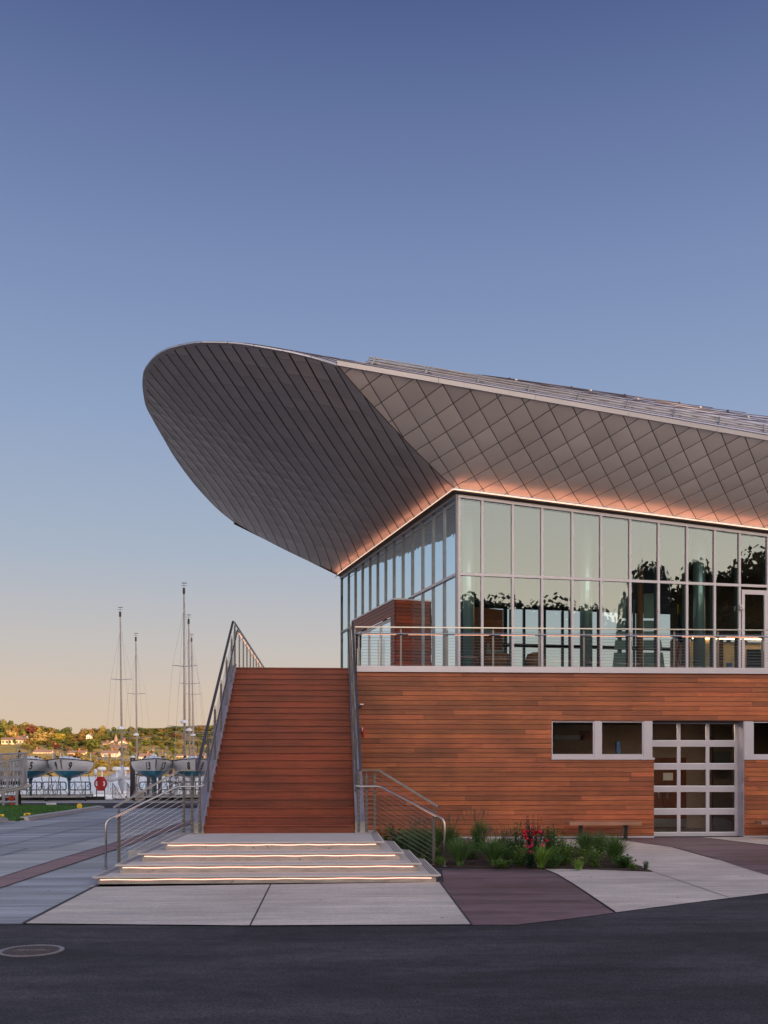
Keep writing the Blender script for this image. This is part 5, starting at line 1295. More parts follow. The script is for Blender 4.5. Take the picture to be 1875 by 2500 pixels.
# ================================================================== MOORED SAILBOATS
def moored(px0, py0, px1, py1, d, label, pxs, rs):
    """mast from top (px0,py0) to base (px1,py1)"""
    top = W(px0, d, py=py0); bx = W(px1, d, z=0); base = Vector((bx.x, bx.y, -.75)); rng = random.Random(rs)
    T = thing('moored_sailboat', label, 'sailboat', (base.x, base.y, -1.6))
    m = MB(); L2_, bw = 10.0, 1.6
    def hp(u, v): 
        s = -1 if v < .5 else 1; q = abs(v - .5) * 2; b = bw * sin(pi * min(1, max(.001, u * .8 + .03))) ** .7
        return Vector((base.x + s * b * (1 - (1 - q) ** 2) ** .5, base.y - 4.2 + u * L2_, -1.95 + q * 1.05))
    m.grid(hp, 16, 12); 
    for i in range(16): m.quad(hp(i / 16, 0), hp(i / 16, 1), hp((i + 1) / 16, 1), hp((i + 1) / 16, 0))
    m.build('hull', M['white'], T, smooth=False)
    m = MB(); m.hexa([(base.x - .7, base.y - 2, -.92), (base.x + .7, base.y - 2, -.92), (base.x + .8, base.y + 1.5, -.92), (base.x - .8, base.y + 1.5, -.92), (base.x - .5, base.y - 1.6, -.5), (base.x + .5, base.y - 1.6, -.5), (base.x + .6, base.y + 1.2, -.5), (base.x - .6, base.y + 1.2, -.5)]); m.build('cabin', M['white'], T)
    m = MB(); m.tube([base, base.lerp(top, .5), top], [.085, .08, .045], 8); ms = m.build('mast', mat('mast', (.34, .29, .26), .45, .2) if 'mast' not in M else M['mast'], T, smooth=True); M['mast'] = ms.data.materials[0]
    m = MB(); m.tube([top, top + Z * .3], .012, 5); m.bar(top + Vector((-.22, 0, .12)), top + Vector((.22, 0, .12)), .02, .02); m.bar(top + Vector((-.15, 0, .3)), top + Vector((.2, 0, .3)), .03, .05); m.box(top.x - .08, top.x + .08, top.y - .05, top.y + .05, top.z - .45, top.z - .05); m.build('wind_vane', M['black'], ms)
    tips = []
    for (f, w_) in pxs:
        c = base.lerp(top, f); a, b = c + Vector((-w_, .25, .1)), c + Vector((w_, .25, .1)); tips.append((a, b)); m = MB(); m.tube([a, c, b], [.02, .03, .02], 5); m.build('spreader', M['galv'], T)
    m = MB()
    for s in (0, 1):
        pts = [Vector((base.x + (-1.5 if s == 0 else 1.5), base.y + .4, -.9))] + [tp[s] for tp in sorted(tips, key=lambda q: q[0].z)] + [base.lerp(top, .9)]
        m.tube(pts, .007, 4, cap=False); m.tube([pts[0], base.lerp(top, pxs[-1][0])], .006, 4, cap=False)
    m.tube([Vector((base.x, base.y + 5.6, -.9)), top], .007, 4, cap=False); m.tube([Vector((base.x - .3, base.y - 4.1, -.9)), base.lerp(top, .93)], .008, 4, cap=False)
    m.build('shroud', M['galv'], T)
    c = base.lerp(top, .385); m = MB(); m.lathe(c + Vector((0, -.3, -.1)), [(.05, 0), (.26, .05), (.27, .15), (.16, .24), (.02, .27)], 12); m.build('radar_dome', M['white'], T)
    # boom under a grey sail cover hanging toward the quay
    m = MB(); b0_ = base + Z * 2.15; pts = [b0_ + Z * .75, b0_ + Vector((-.05, -.25, .3)), b0_ + Vector((-.15, -.9, -.05)), b0_ + Vector((-.35, -2.4, -.28)), b0_ + Vector((-.5, -3.6, -.3))]
    m.tube(pts, [.12, .30, .36, .27, .13], 12)
    m.tube([b0_ + Vector((0, -.3, .2)), b0_ + Vector((0, -.3, -.6)), b0_ + Vector((.05, -.25, -1.3))], [.28, .3, .1], 10); m.build('sail_cover', M['canvas'], T, smooth=True)
    m = MB(); m.tube([base + Vector((-1.2, -4, .2)), base + Vector((-1.2, -4, .8)), base + Vector((1.2, -4, .8)), base + Vector((1.2, -4, .2))], .02, 5); m.tube([base + Vector((-1.4, -2, .1)), base + Vector((-1.4, -2, .7))], .015, 5); m.tube([base + Vector((1.4, -2, .1)), base + Vector((1.4, -2, .7))], .015, 5); m.tube([base + Vector((-1.4, -3.8, .65)), base + Vector((-1.4, 3, .65))], .008, 4); m.build('guard_rail', M['steel'], T)
    m = MB(); m.tube([base + Vector((.1, -3.2, .9 + .38 * cos(a * pi / 6))) + Vector((.38 * sin(a * pi / 6), 0, 0)) for a in range(13)], .022, 5); m.build('steering_wheel', M['steel'], T)
    return T
moored(293.3, 1492, 299, 1890, 78, 'moored sailboat with grey sail cover, leftmost of the tall masts', [(.64, .85), (.364, 1.2)], 1)
moored(331.5, 1554, 335, 1890, 93, 'moored sailboat with the short mast rising just right of the lone pile', [(.64, .85), (.364, 1.2)], 2)
moored(449, 1434, 451.8, 1890, 68, 'moored sailboat with the tallest mast in the picture', [(.64, .85), (.364, 1.2)], 3)
moored(460.5, 1510, 464.5, 1890, 82, 'moored sailboat with the middle mast of the close trio at right', [(.64, .85), (.364, 1.2)], 4)
moored(467.6, 1556, 474.5, 1890, 94, 'moored sailboat with the shortest mast of the close trio at right', [(.64, .85), (.364, 1.2)], 5)
# small motor boats with radar arches and a float
m = MB(); m.box(W(262, 70, z=0).x, W(620, 70, z=0).x, 69.5, 71.5, -1.8, -1.15); o = m.build('floating_dock', M['concrete']); tag(o, 'low floating dock behind the quay', 'dock')
for (px, d, lb) in ((249, 74, 'small motorboat with white radar and lights on an arch behind the lifebuoy'), (307, 84, 'small motorboat with radar arch right of the leftmost mast'), (352, 73, 'white motorboat behind the piles'), (285, 72.5, 'white motorboat hull below the gangway'), (415, 74, 'white motorboat behind boat 13 keel'), (505, 74, 'white motorboat behind boat 8')):
    b = W(px, d, z=-1.6); t = thing('motorboat', lb, 'motorboat', tuple(b)); m = MB()
    m.hexa([b + Vector((-.7, -2.5, 0)), b + Vector((.7, -2.5, 0)), b + Vector((.9, 2.5, 0)), b + Vector((-.9, 2.5, 0)), b + Vector((-1.0, -2.9, .85)), b + Vector((1.0, -2.9, .85)), b + Vector((1.2, 2.5, .8)), b + Vector((-1.2, 2.5, .8))]); m.build('hull', M['white'], t)
    m = MB(); m.hexa([b + Vector((-.6, -1.4, .85)), b + Vector((.6, -1.4, .85)), b + Vector((.6, .6, .85)), b + Vector((-.6, .6, .85)), b + Vector((-.5, -1.0, 1.6)), b + Vector((.5, -1.0, 1.6)), b + Vector((.5, .5, 1.6)), b + Vector((-.5, .5, 1.6))]); m.build('console', M['white'], t)
    if px < 320:
        m = MB(); m.tube([b + Vector((-.42, 0, 1.5)), b + Vector((-.5, 0, 3.9)), b + Vector((-.4, 0, 4.15)), b + Vector((.4, 0, 4.15)), b + Vector((.5, 0, 3.9)), b + Vector((.42, 0, 1.5))], .02, 5)
        for q in (-.35, -.15, .2, .38): m.tube([b + Vector((q, -.05, 4.28)), b + Vector((q, .06, 4.28))], .07, 8)
        m.tube([b + Vector((0, 0, 4.15)), b + Vector((0, 0, 5.6))], .012, 5); m.build('light_arch', M['galv'], t)
        m = MB(); m.lathe(b + Z * 3.35, [(.05, -.5), (.05, 0), (.30, .03), (.33, .15), (.26, .28)], 14); m.build('radar', M['white'], t)
    m = MB(); m.tube([b + Vector((-.9, -2.6, .85)), b + Vector((-.9, -2.6, 1.4)), b + Vector((.9, -2.6, 1.4)), b + Vector((.9, -2.6, .85))], .02, 5); m.build('bow_rail', M['steel'], t)
    m = MB(); m.box(b.x - .2, b.x + .2, b.y + 2.5, b.y + 2.9, -.9, -.2); m.build('outboard_motor', M['black'], t)

# ================================================================== FAR SHORE
prof = [(425, -2.2), (434, -1.3), (440, .2), (455, 2.0), (470, 3.5), (490, 6.8), (500, 8.4), (530, 12.5), (560, 16), (600, 20), (650, 23.5), (720, 25.5), (900, 27), (1400, 28)]
def terr(x, y):
    for (a, za), (b, zb) in zip(prof[:-1], prof[1:]):
        if y <= b:
            t = max(0, (y - a) / (b - a)); z = za + (zb - za) * t; break
    else: z = prof[-1][1]
    if y > 540: z += (3.5 * sin(x * .021 + 2.6) + 1.5 * sin(x * .05)) * min(1, (y - 540) / 80)
    return z
m = MB(); m.grid(lambda u, v: (lambda x, y: Vector((x, y, terr(x, y))))(-700 + 1300 * u, 425 + 475 * v ** 1.3), 130, 70)
o = m.build('far_shore_hill', M['hill'], smooth=True); o['kind'] = 'structure'
rs = random.Random(11)
def crown_mesh(seed, n=650, leaf=.075, lobes=9, shape='round'):
    """unit crown: radius about .5 wide, height 1; many small leaf faces gathered in lobes"""
    r = random.Random(seed); m = MB(); L_ = []
    for i in range(lobes):
        if shape == 'round': a = r.uniform(0, 2 * pi); q = r.uniform(.03, .30); zc = r.uniform(.20, .80); rad = r.uniform(.17, .25)
        elif shape == 'tall': a = r.uniform(0, 2 * pi); zc = r.uniform(.15, .9); q = r.uniform(0, .3) * (1.15 - zc); rad = r.uniform(.14, .21)
        else: a = r.uniform(0, 2 * pi); q = r.uniform(.05, .33); zc = r.uniform(.25, .65); rad = r.uniform(.18, .26)
        L_.append((cos(a) * q, sin(a) * q, zc, rad, r.uniform(.85, 1.15)))
    for i in range(n):
        lx, ly, lz, rad, tone = L_[i % lobes]
        v = Vector((r.gauss(0, 1), r.gauss(0, 1), r.gauss(0, 1))).normalized(); rr_ = rad * r.uniform(.7, 1.08)
        p = Vector((lx, ly, lz)) + Vector((v.x * rr_, v.y * rr_, v.z * rr_ * .8)); s = leaf * r.uniform(.6, 1.3)
        nrm = (v + Vector((r.gauss(0, .28), r.gauss(0, .28), r.gauss(0, .28)))).normalized()
        a = nrm.cross(Vector((r.random(), r.random(), r.random()))).normalized(); b = nrm.cross(a)
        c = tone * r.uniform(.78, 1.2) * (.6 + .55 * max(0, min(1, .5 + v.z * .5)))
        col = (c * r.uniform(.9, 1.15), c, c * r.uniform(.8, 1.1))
        m.quad(p - a * s - b * s * .6, p + a * s * .4 - b * s, p + a * s + b * s * .6, p - a * s * .4 + b * s, col)
    return m
crowns = []
for k in range(8):
    mb = crown_mesh(100 + k, 1300, .040, 20, ('round', 'round', 'round', 'tall', 'round', 'wide', 'round', 'tall')[k]); o = mb.build('crown', M['leaf']); crowns.append(o.data); bpy.data.objects.remove(o)
mb = MB(); mb.tube([(0, 0, -.1), (.01, 0, .3), (0, .01, .6)], [.035, .026, .01], 6); mb.tube([(0, 0, .28), (.16, .05, .55)], [.015, .005], 5); mb.tube([(0, 0, .25), (-.15, .02, .5)], [.015, .005], 5); mb.tube([(0, 0, .3), (.02, -.15, .55)], [.013, .005], 5)
o = mb.build('trunk', M['bark']); trunk_me = o.data; bpy.data.objects.remove(o)
def tree(x, y, z, h, w, col, label, group=None, k=None, cat='tree', crown_m=None, name='broadleaf_tree'):
    t = thing(name, label, cat, (x, y, z), group)
    c = bpy.data.objects.new('crown', crown_m or crowns[rs.randrange(8) if k is None else k]); COL.objects.link(c); c.parent = t
    c.scale = (w, w, h); c.rotation_euler = (0, 0, rs.uniform(0, 6.28)); c.color = (*col, 1)
    b = bpy.data.objects.new('trunk', trunk_me); COL.objects.link(b); b.parent = t; b.scale = (h * .9, h * .9, h); return t
GD, OL, GO, YG, BO, MR, GR = (.105, .135, .028), (.21, .185, .04), (.54, .41, .15), (.37, .38, .045), (.28, .165, .05), (.17, .045, .033), (.17, .20, .038)
def treepx(px, ptop, wpx, d, col, label, k=None, group=None):
    b = W(px, d, z=0); z = terr(b.x, b.y); zt = H + (1876 - ptop) * d / FPX; h = max(3, (zt - z)) / .97; return tree(b.x, b.y, z, h, wpx * d / FPX * 1.05, col, label, group, k)
key = [(30, 1780, 34, 575, GO, 'rounded golden brown tree behind the ranch house at the far left of the hill', 0), (78, 1771, 44, 620, MR, 'dark maroon copper tree on the skyline left of the big golden tree', 1),
 (100, 1785, 66, 560, GO, 'broad pale golden dome shaped tree, the widest on the hill', 0), (143, 1789, 42, 575, (.48, .40, .07), 'yellow gold tree beside the broad pale dome tree', 2), (138, 1803, 36, 545, GD, 'dark green tree in front of the yellow gold tree', 4),
 (163, 1773, 30, 640, GD, 'tall dark green tree standing above the skyline left of centre', 4), (168, 1791, 34, 590, OL, 'olive tree under the tall dark skyline tree', 3), (200, 1786, 32, 585, BO, 'reddish olive tall loose tree between two houses', 3),
 (226, 1803, 60, 520, GR, 'big round mid green tree left of the white balcony house', 4), (135, 1821, 24, 515, MR, 'small maroon tree beside the pale two storey house', 2), (191, 1834, 20, 480, BO, 'small orange brown tree in front of the cream cottage', 2),
 (56, 1821, 14, 520, YG, 'bright lime green young tree below the ranch house', 3), (70, 1825, 12, 520, YG, 'narrow lime green young tree left of the red roofed house', 3), (72, 1806, 32, 545, BO, 'orange brown tree at the right end of the ranch house', 2), (35, 1802, 9, 550, GD, 'small dark tree against the ranch house front', 2),
 (392, 1783, 24, 600, (.34, .20, .10), 'pale pinkish brown thinning tree on the right hillside', 3), (424, 1796, 16, 570, MR, 'small maroon tree among green crowns at right', 1), (362, 1810, 26, 540, (.24, .24, .06), 'light green feathery tree behind the brown roofed house', 3), (405, 1812, 26, 540, OL, 'olive tree above the white gable at right', 4),
 (317, 1815, 16, 530, YG, 'yellow green tree right of the brick house', 3), (424, 1830, 20, 500, YG, 'yellow green shrubby tree right of the brown roofed house', 2), (345, 1775, 30, 650, GD, 'dark green crown on the skyline right of the second mast', 4), (372, 1777, 28, 650, GR, 'green crown on the skyline left of the tallest mast', 4)]
for (px, pt, w_, d, c, lb, k) in key: treepx(px, pt, w_, d, c, lb, k)
houses = [(4, 62, 1816, 560), (44, 62, 1803, 592), (81, 124, 1844, 500), (115, 141, 1830, 530), (134, 142, 1843, 504), (165, 205, 1846, 495), (210, 222, 1808, 600), (251, 264, 1824, 546), (268, 288, 1820, 557), (289, 308, 1822, 545), (258, 286, 1828, 535), (272, 305, 1838, 520), (247, 286, 1852, 488), (339, 370, 1857, 480), (380, 400, 1850, 502), (363, 378, 1840, 515), (431, 500, 1853, 490), (229, 234, 1842, 497)]
def blocked(px, w_, top, d):
    for (a, b, base, hd) in houses:
        if hd > d - 4 and px + w_ * .45 > a - 1 and px - w_ * .45 < b + 1 and top < base - 3 and hd - d < 70: return True
    return False
kinds = [(GD, 'dark green tree on the wooded hillside across the water'), (OL, 'olive toned tree on the wooded hillside across the water'), (BO, 'russet tree on the wooded hillside across the water'), (GR, 'fresh green tree on the wooded hillside across the water'), ((.34, .28, .06), 'golden leaved tree on the wooded hillside across the water')]
wts = [5, 7, 3, 5, 1.5]
def sky_y(px):
    pts = [(-400, 1764), (0, 1757), (35, 1759), (60, 1769), (110, 1778), (150, 1782), (185, 1788), (210, 1778), (260, 1779), (340, 1777), (380, 1781), (400, 1788), (430, 1783), (500, 1786), (620, 1786)]
    for (a, ya), (b, yb2) in zip(pts[:-1], pts[1:]):
        if px <= b: return ya + (yb2 - ya) * (px - a) / (b - a)
    return 1786
nfill = 0
for (d, dy, step, w0, w1) in ((675, 0, 19, 28, 40), (640, 6, 19, 26, 40), (612, 13, 19, 26, 38), (585, 21, 20, 24, 36), (560, 30, 20, 22, 34), (538, 39, 20, 18, 30), (518, 49, 20, 15, 26), (500, 59, 20, 12, 20), (484, 68, 22, 8, 15)):
    px = -160 + rs.uniform(0, 15)
    while px < (860 if d > 600 else 620):
        w_ = rs.uniform(w0, w1); top = sky_y(px) + dy + rs.uniform(-6, 6); dd = d + rs.uniform(-8, 8)
        if not blocked(px, w_, top, dd) and not (d < 530 and rs.random() < .12) and not (d < 600 and 40 < px < 75 and d > 500 and False) and not (0 < px < 60 and d < 545):
            c, lb = rs.choices(kinds, wts)[0]; f = rs.uniform(.8, 1.25)
            treepx(px, top, w_, dd, tuple(q * f for q in c), lb, None, 'wooded hillside: ' + lb.split(' tree')[0]); nfill += 1
        px += step * rs.uniform(.7, 1.3)
# shore scrub
m = MB(); r = random.Random(21)
for i in range(1500):
    px = r.uniform(-180, 640); d = 438 + 40 * r.random() ** 1.3; b = W(px, d, z=0); zz = terr(b.x, b.y); R_ = r.uniform(.8, 2.2); tone = r.uniform(.6, 1.3); hue = r.random()
    for k in range(14):
        v = Vector((r.gauss(0, 1), r.gauss(0, 1), abs(r.gauss(0, 1)))).normalized(); p = Vector((b.x, b.y, zz)) + Vector((v.x * R_ * 1.3, v.y * R_, v.z * R_ * .9)); s = r.uniform(.25, .55)
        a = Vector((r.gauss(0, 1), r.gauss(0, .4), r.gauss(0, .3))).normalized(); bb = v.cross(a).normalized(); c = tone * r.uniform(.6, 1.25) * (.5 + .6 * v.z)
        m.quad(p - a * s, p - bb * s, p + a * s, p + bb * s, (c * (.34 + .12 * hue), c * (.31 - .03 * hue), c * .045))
o = m.build('shore_scrub', M['plant']); tag(o, 'low yellow green scrub covering the far bank above the waterline', 'scrub', kind='stuff')
m = MB(); r = random.Random(5)
for i in range(500):
    px = r.uniform(-180, 640); b = W(px, 433 + r.uniform(0, 5), z=0); s = r.uniform(.3, .9); c = r.uniform(.6, 1.2)
    m.lathe((b.x, b.y, terr(b.x, b.y) - .2), [(s, 0), (s * .8, s * .5), (.1, s * .7)], 6, (c * .22, c * .13, c * .07))
o = m.build('shoreline_rocks', mat('shore rock', (.9, .9, .9), .9, attr=True)); tag(o, 'brown rocks lining the far waterline', 'rocks', kind='stuff')
# houses
def house(i, hw, rh, wall, roofc, label, dep=8, gable='side', wins=4, ch=True, storeys=1, porch=False):
    a, b, base, d = houses[i]; A = W(a, d, z=0); Bq = W(b, d, z=0); z0 = H + (1876 - base) * d / FPX; x0, x1, y = A.x, Bq.x, (A.y + Bq.y) / 2
    hh = hw * d / FPX; rr2 = rh * d / FPX; t = thing('house', label, 'house', ((x0 + x1) / 2, y, z0)); zr = z0 + hh
    m = MB(); m.box(x0, x1, y, y + dep, z0 - 3, zr)
    if gable == 'front': m.tri((x0, y, zr), (x1, y, zr), ((x0 + x1) / 2, y, zr + rr2))
    else:
        for x in (x0, x1): m.tri((x, y, zr), (x, y + dep, zr), (x, y + dep / 2, zr + rr2))
    o = m.build('wall', M['brick'] if wall == 'brick' else M['plaster'], t); o.color = (1, 1, 1, 1) if wall in ('brick', 'white') else (.95, .82, .6, 1)
    m = MB(); e = .35
    if gable == 'front':
        xm = (x0 + x1) / 2
        m.hexa([(x0 - e, y - e, zr - .1), (xm, y - e, zr + rr2), (xm, y + dep, zr + rr2), (x0 - e, y + dep, zr - .1), (x0 - e, y - e, zr + .12), (xm, y - e, zr + rr2 + .25), (xm, y + dep, zr + rr2 + .25), (x0 - e, y + dep, zr + .12)])
        m.hexa([(x1 + e, y - e, zr - .1), (xm, y - e, zr + rr2), (xm, y + dep, zr + rr2), (x1 + e, y + dep, zr - .1), (x1 + e, y - e, zr + .12), (xm, y - e, zr + rr2 + .25), (xm, y + dep, zr + rr2 + .25), (x1 + e, y + dep, zr + .12)])
    else:
        ym = y + dep / 2
        for ya in (y - e, y + dep + e): m.hexa([(x0 - e, ya, zr - .1), (x1 + e, ya, zr - .1), (x1 + e, ym, zr + rr2), (x0 - e, ym, zr + rr2), (x0 - e, ya, zr + .12), (x1 + e, ya, zr + .12), (x1 + e, ym, zr + rr2 + .25), (x0 - e, ym, zr + rr2 + .25)])
    rf = m.build('roof', {'brown': M['houseroof'], 'grey': M['galv'], 'red': M['brick']}[roofc], t)
    if ch: 
        m = MB(); xc = x0 + .8 if i == 2 else x0 + (x1 - x0) * .6; m.box(xc - .4, xc + .4, y + dep / 2 - .4, y + dep / 2 + .4, zr, zr + rr2 + 1.3); m.build('chimney', M['brick'], rf)
    for s in range(storeys):
        for k in range(wins):
            xc = x0 + (x1 - x0) * (k + .5) / wins; wv = min(.8, (x1 - x0) / wins * .3); zc = z0 + hh * (s + .5) / storeys; m = MB(); m.box(xc - wv, xc + wv, y - .06, y + .02, zc - hh / storeys * .24, zc + hh / storeys * .26); m.build('window', M['housewin'], t)
    if porch:
        for s in (0, 1):
            m = MB(); zc = z0 + hh * s / 2 + .1; m.box(x0 + 2.2, x1, y - 1.6, y - .1, zc + (1.0 if s else 0) * 0, zc + .18)
            for k in range(9): x = x0 + 2.3 + (x1 - x0 - 2.5) * k / 8; m.box(x - .08, x + .08, y - 1.6, y - 1.45, zc, zc + hh / 2)
            m.box(x0 + 2.2, x1, y - 1.6, y - 1.5, zc + .9, zc + 1.0); o = m.build('balcony', M['plaster'], t); o.color = (1, 1, 1, 1)
    return t
house(0, 9, 6, 'cream', 'brown', 'long low cream ranch house with brown roof on the upper lawn at far left', wins=7)
house(1, 4, 3, 'white', 'brown', 'small pale house peeping above the ranch house roof', wins=2)
house(2, 7, 7, 'white', 'brown', 'white single storey house with reddish roof and end chimney near the shore', wins=4)
house(3, 8, 3, 'cream', 'grey', 'pale two storey house partly behind a maroon tree', wins=3, storeys=2)
house(4, 6, 3, 'cream', 'brown', 'tiny cream shed right of the white red roofed house', wins=1, ch=False, dep=3)
house(5, 7, 6, 'cream', 'brown', 'cream cottage with brown roof behind a small orange tree', wins=5)
house(6, 11, 4, 'white', 'grey', 'narrow tall white house high on the hill among trees', wins=2, storeys=2, gable='front')
house(7, 8, 4, 'cream', 'brown', 'small beige house left of the turreted white house', wins=2, ch=True)
house(8, 7, 5, 'white', 'grey', 'white house with small pointed turret on the slope', wins=3, gable='front')
house(9, 9, 6, 'cream', 'brown', 'cream gabled house high on the slope near the first mast', wins=2, gable='front', storeys=2)
house(10, 6, 3, 'brick', 'brown', 'low brick house below the turreted white house', wins=4)
house(11, 10, 6, 'brick', 'brown', 'red brick house with brown roof behind the white balcony house', wins=3)
house(12, 12, 7, 'white', 'brown', 'large white house with two storey columned balconies near the shore', wins=6, storeys=2, porch=True)
house(13, 9, 8, 'white', 'brown', 'white house with wide brown roof between the lone pile and boat 13', wins=5)
house(14, 8, 4, 'white', 'grey', 'white flat fronted house above boat 13', wins=3)
house(15, 6, 4, 'cream', 'grey', 'cream gable fronted house up the slope above the brown roofed one', wins=1, gable='front')
house(16, 7, 4, 'cream', 'brown', 'long low cream building near the shore behind boat 8', wins=10)
house(17, 3.5, 1.5, 'brick', 'red', 'tiny red shed left of the balcony house', wins=1, ch=False, dep=3)
p = W(283, 557, py=1807); t = [q for q in bpy.data.objects if q.get('label', '').startswith('white house with small pointed')][0]
m = MB(); m.lathe(p - Z * 2.5, [(1.2, 0), (1.2, 2.5), (.05, 6.0)], 8); m.build('turret', M['houseroof'], t)
# ================================================================== LAND BEHIND THE CAMERA (seen mirrored in the glass)
m = MB(); m.grid(lambda u, v: (lambda x, y: Vector((x, y, 25.0 * min(1, max(0, (-y - 62) / 88)) ** .8 - .05 - (3 * sin(x * .03) if y < -100 else 0) * .4)))(-320 + 960 * u, -50 - 130 * v), 60, 18)
o = m.build('sun_blocking_hill', M['backhill']); o['kind'] = 'structure'  # hill added behind the camera to keep low sun off the foreground
big = []
for k in range(3):
    mb = crown_mesh(300 + k, 13000, .015, 40, ('round', 'tall', 'round')[k]); o = mb.build('crown', M['leaf']); big.append(o.data); bpy.data.objects.remove(o)
def mirrored(px, top, L_, w_, label, k):
    hit = on_plane(px, 1876, C0, nF); rdir = Vector((hit.x, hit.y, 0)).normalized(); rdir = rdir - nF * 2 * rdir.dot(nF)
    p = hit + rdir * L_; tot = (Vector((hit.x, hit.y, 0)).length + L_) / sqrt(1 + ((px - 937.5) / FPX) ** 2) * .97; zt = H + (1876 - top) / FPX * tot
    tree(p.x, p.y, 0, zt / .97, w_, (.05, .055, .02), label, 'tall trees across the road behind the viewer', None, crown_m=big[k], name='roadside_tree')
for (px, top, L_, w_, k) in ((1085, 1450, 72, 11, 0), (1135, 1455, 70, 11, 0), (1180, 1432, 66, 11, 2), (1235, 1425, 68, 11, 0), (1290, 1438, 66, 11, 2), (1345, 1430, 70, 12, 0), (1395, 1455, 68, 9, 2), (1425, 1500, 70, 6, 1), (1452, 1490, 80, 4, 1), (1490, 1500, 72, 6, 0), (1515, 1492, 75, 8, 2),
                         (1583, 1388, 72, 9, 1), (1640, 1383, 70, 10, 0), (1605, 1440, 64, 10, 2), (1700, 1385, 74, 8, 1), (1735, 1390, 66, 9, 0), (1785, 1362, 66, 11, 2), (1835, 1340, 64, 12, 0), (1885, 1310, 66, 14, 0), (1940, 1300, 66, 13, 2), (2010, 1320, 66, 13, 0), (1670, 1460, 60, 12, 0), (1560, 1470, 66, 9, 0), (1110, 1500, 60, 14, 2), (1210, 1495, 60, 15, 0), (1320, 1495, 60, 15, 2), (1395, 1510, 58, 12, 0), (1500, 1530, 58, 13, 2), (1620, 1470, 56, 14, 0), (1740, 1450, 56, 14, 2), (1860, 1420, 56, 15, 0)):
    mirrored(px, top, L_, w_ * 1.15, 'tall dark tree across the road behind the viewer', k)
# ================================================================== PLANTED BED
sheet('maroon_pavement', [(.74, yb), (4.6, yb), (4.6, 23.5), (.74, 23.5)], M['brown'], .007)
bed = [(1.95, 18.95), G(1090, 2119), G(1318, 2121), G(1480, 2125.5), G(1592, 2130), G(1542, 2111), G(1500, 2092), G(1400, 2070), G(1240, 2062), (3.2, 24.7), (.95, 24.8), (.8, 21.2), (.92, 20.3)]
P2 = [(p[0], p[1]) for p in bed]
o = sheet('planting_bed', bed, M['mulch'], .03, .02)
r = random.Random(9); m = MB()
for i in range(9000):
    x, y = r.uniform(.7, 6.8), r.uniform(18.4, 25)
    if not inside(x, y, P2): continue
    a = r.uniform(0, pi); l, w = r.uniform(.015, .045), r.uniform(.006, .014); dx, dy = cos(a), sin(a); z = .031 + r.uniform(0, .02); c = r.uniform(.5, 1.9)
    m.quad((x - dx * l - dy * w, y - dy * l + dx * w, z), (x - dx * l + dy * w, y - dy * l - dx * w, z + .004), (x + dx * l + dy * w, y + dy * l - dx * w, z + r.uniform(0, .015)), (x + dx * l - dy * w, y + dy * l + dx * w, z + .004), (c * .075, c * .045, c * .036))
o = m.build('mulch_chips', M['plant']); tag(o, 'dark bark mulch chips covering the planted bed', 'mulch', kind='stuff')
def tuft(p, h, spread, n, seed, c0=(.075, .12, .035), plume=False, parent=None):
    r = random.Random(seed); m = MB()
    for i in range(n):
        a = r.uniform(0, 2 * pi); lean = r.uniform(.05, 1) ** 1.2 * spread; hh = h * r.uniform(.55, 1.05); w = r.uniform(.006, .011); dx, dy = cos(a), sin(a); k = r.uniform(.6, 1.5)
        col = (c0[0] * k, c0[1] * k, c0[2] * k); o_ = Vector(p) + Vector((dx * r.uniform(0, .06), dy * r.uniform(0, .06), 0)); prev = None; sx, sy = -dy, dx
        if r.random() < .5: sx, sy = 1, 0
        for q in range(5):
            f = q / 4; c = o_ + Vector((dx * lean * f ** 1.7, dy * lean * f ** 1.7, hh * (f - .22 * f ** 3 * (lean / spread)))); ww = w * (1 - f * .9)
            if prev: m.quad(prev[0] - prev[1], prev[0] + prev[1], c + Vector((sx * ww, sy * ww, 0)), c - Vector((sx * ww, sy * ww, 0)), col)
            prev = (c, Vector((sx * ww, sy * ww, 0)))
    o = m.build('blades', M['plant'], parent)
    if plume:
        m = MB()
        for i in range(14):
            a = r.uniform(0, 2 * pi); s = r.uniform(.1, .9) * spread; b = Vector(p) + Vector((cos(a) * s, sin(a) * s, h * r.uniform(1.0, 1.25))); m.tube([Vector(p) + Vector((0, 0, h * .4)), b], .002, 3, (.12, .09, .05), cap=False)
            for k in range(6): c = b - Vector((0, 0, k * .02)); m.quad(c, c + Vector((.012, 0, .015)), c + Vector((0, 0, .03)), c + Vector((-.012, 0, .015)), (.16, .11, .08))
        m.build('seed_head', M['plant'], parent)
def leafy(p, h, w_, n, seed, c0, parent, ll=.07, name='foliage'):
    r = random.Random(seed); m = MB()
    for s in range(n):
        a = r.uniform(0, 2 * pi); q = r.uniform(0, w_); tip = Vector(p) + Vector((cos(a) * q, sin(a) * q, h * r.uniform(.5, 1))); b = Vector(p) + Vector((cos(a) * q * .35, sin(a) * q * .35, 0))
        m.tube([b, b.lerp(tip, .5), tip], .003, 4, (c0[0] * .8, c0[1] * .7, c0[2]), cap=False)
        for k in range(10):
            f = .15 + .85 * k / 9; c = b.lerp(tip, f); aa = r.uniform(0, 2 * pi); L_ = ll * r.uniform(.7, 1.3); d = Vector((cos(aa), sin(aa), r.uniform(-.2, .6))).normalized() * L_; sd_ = Vector((-sin(aa), cos(aa), r.uniform(-.3, .3))) * L_ * .2; t_ = r.uniform(.55, 1.5)
            m.quad(c, c + d * .5 - sd_, c + d, c + d * .5 + sd_, (c0[0] * t_, c0[1] * t_, c0[2] * t_))
    return m.build(name, M['plant'], parent)
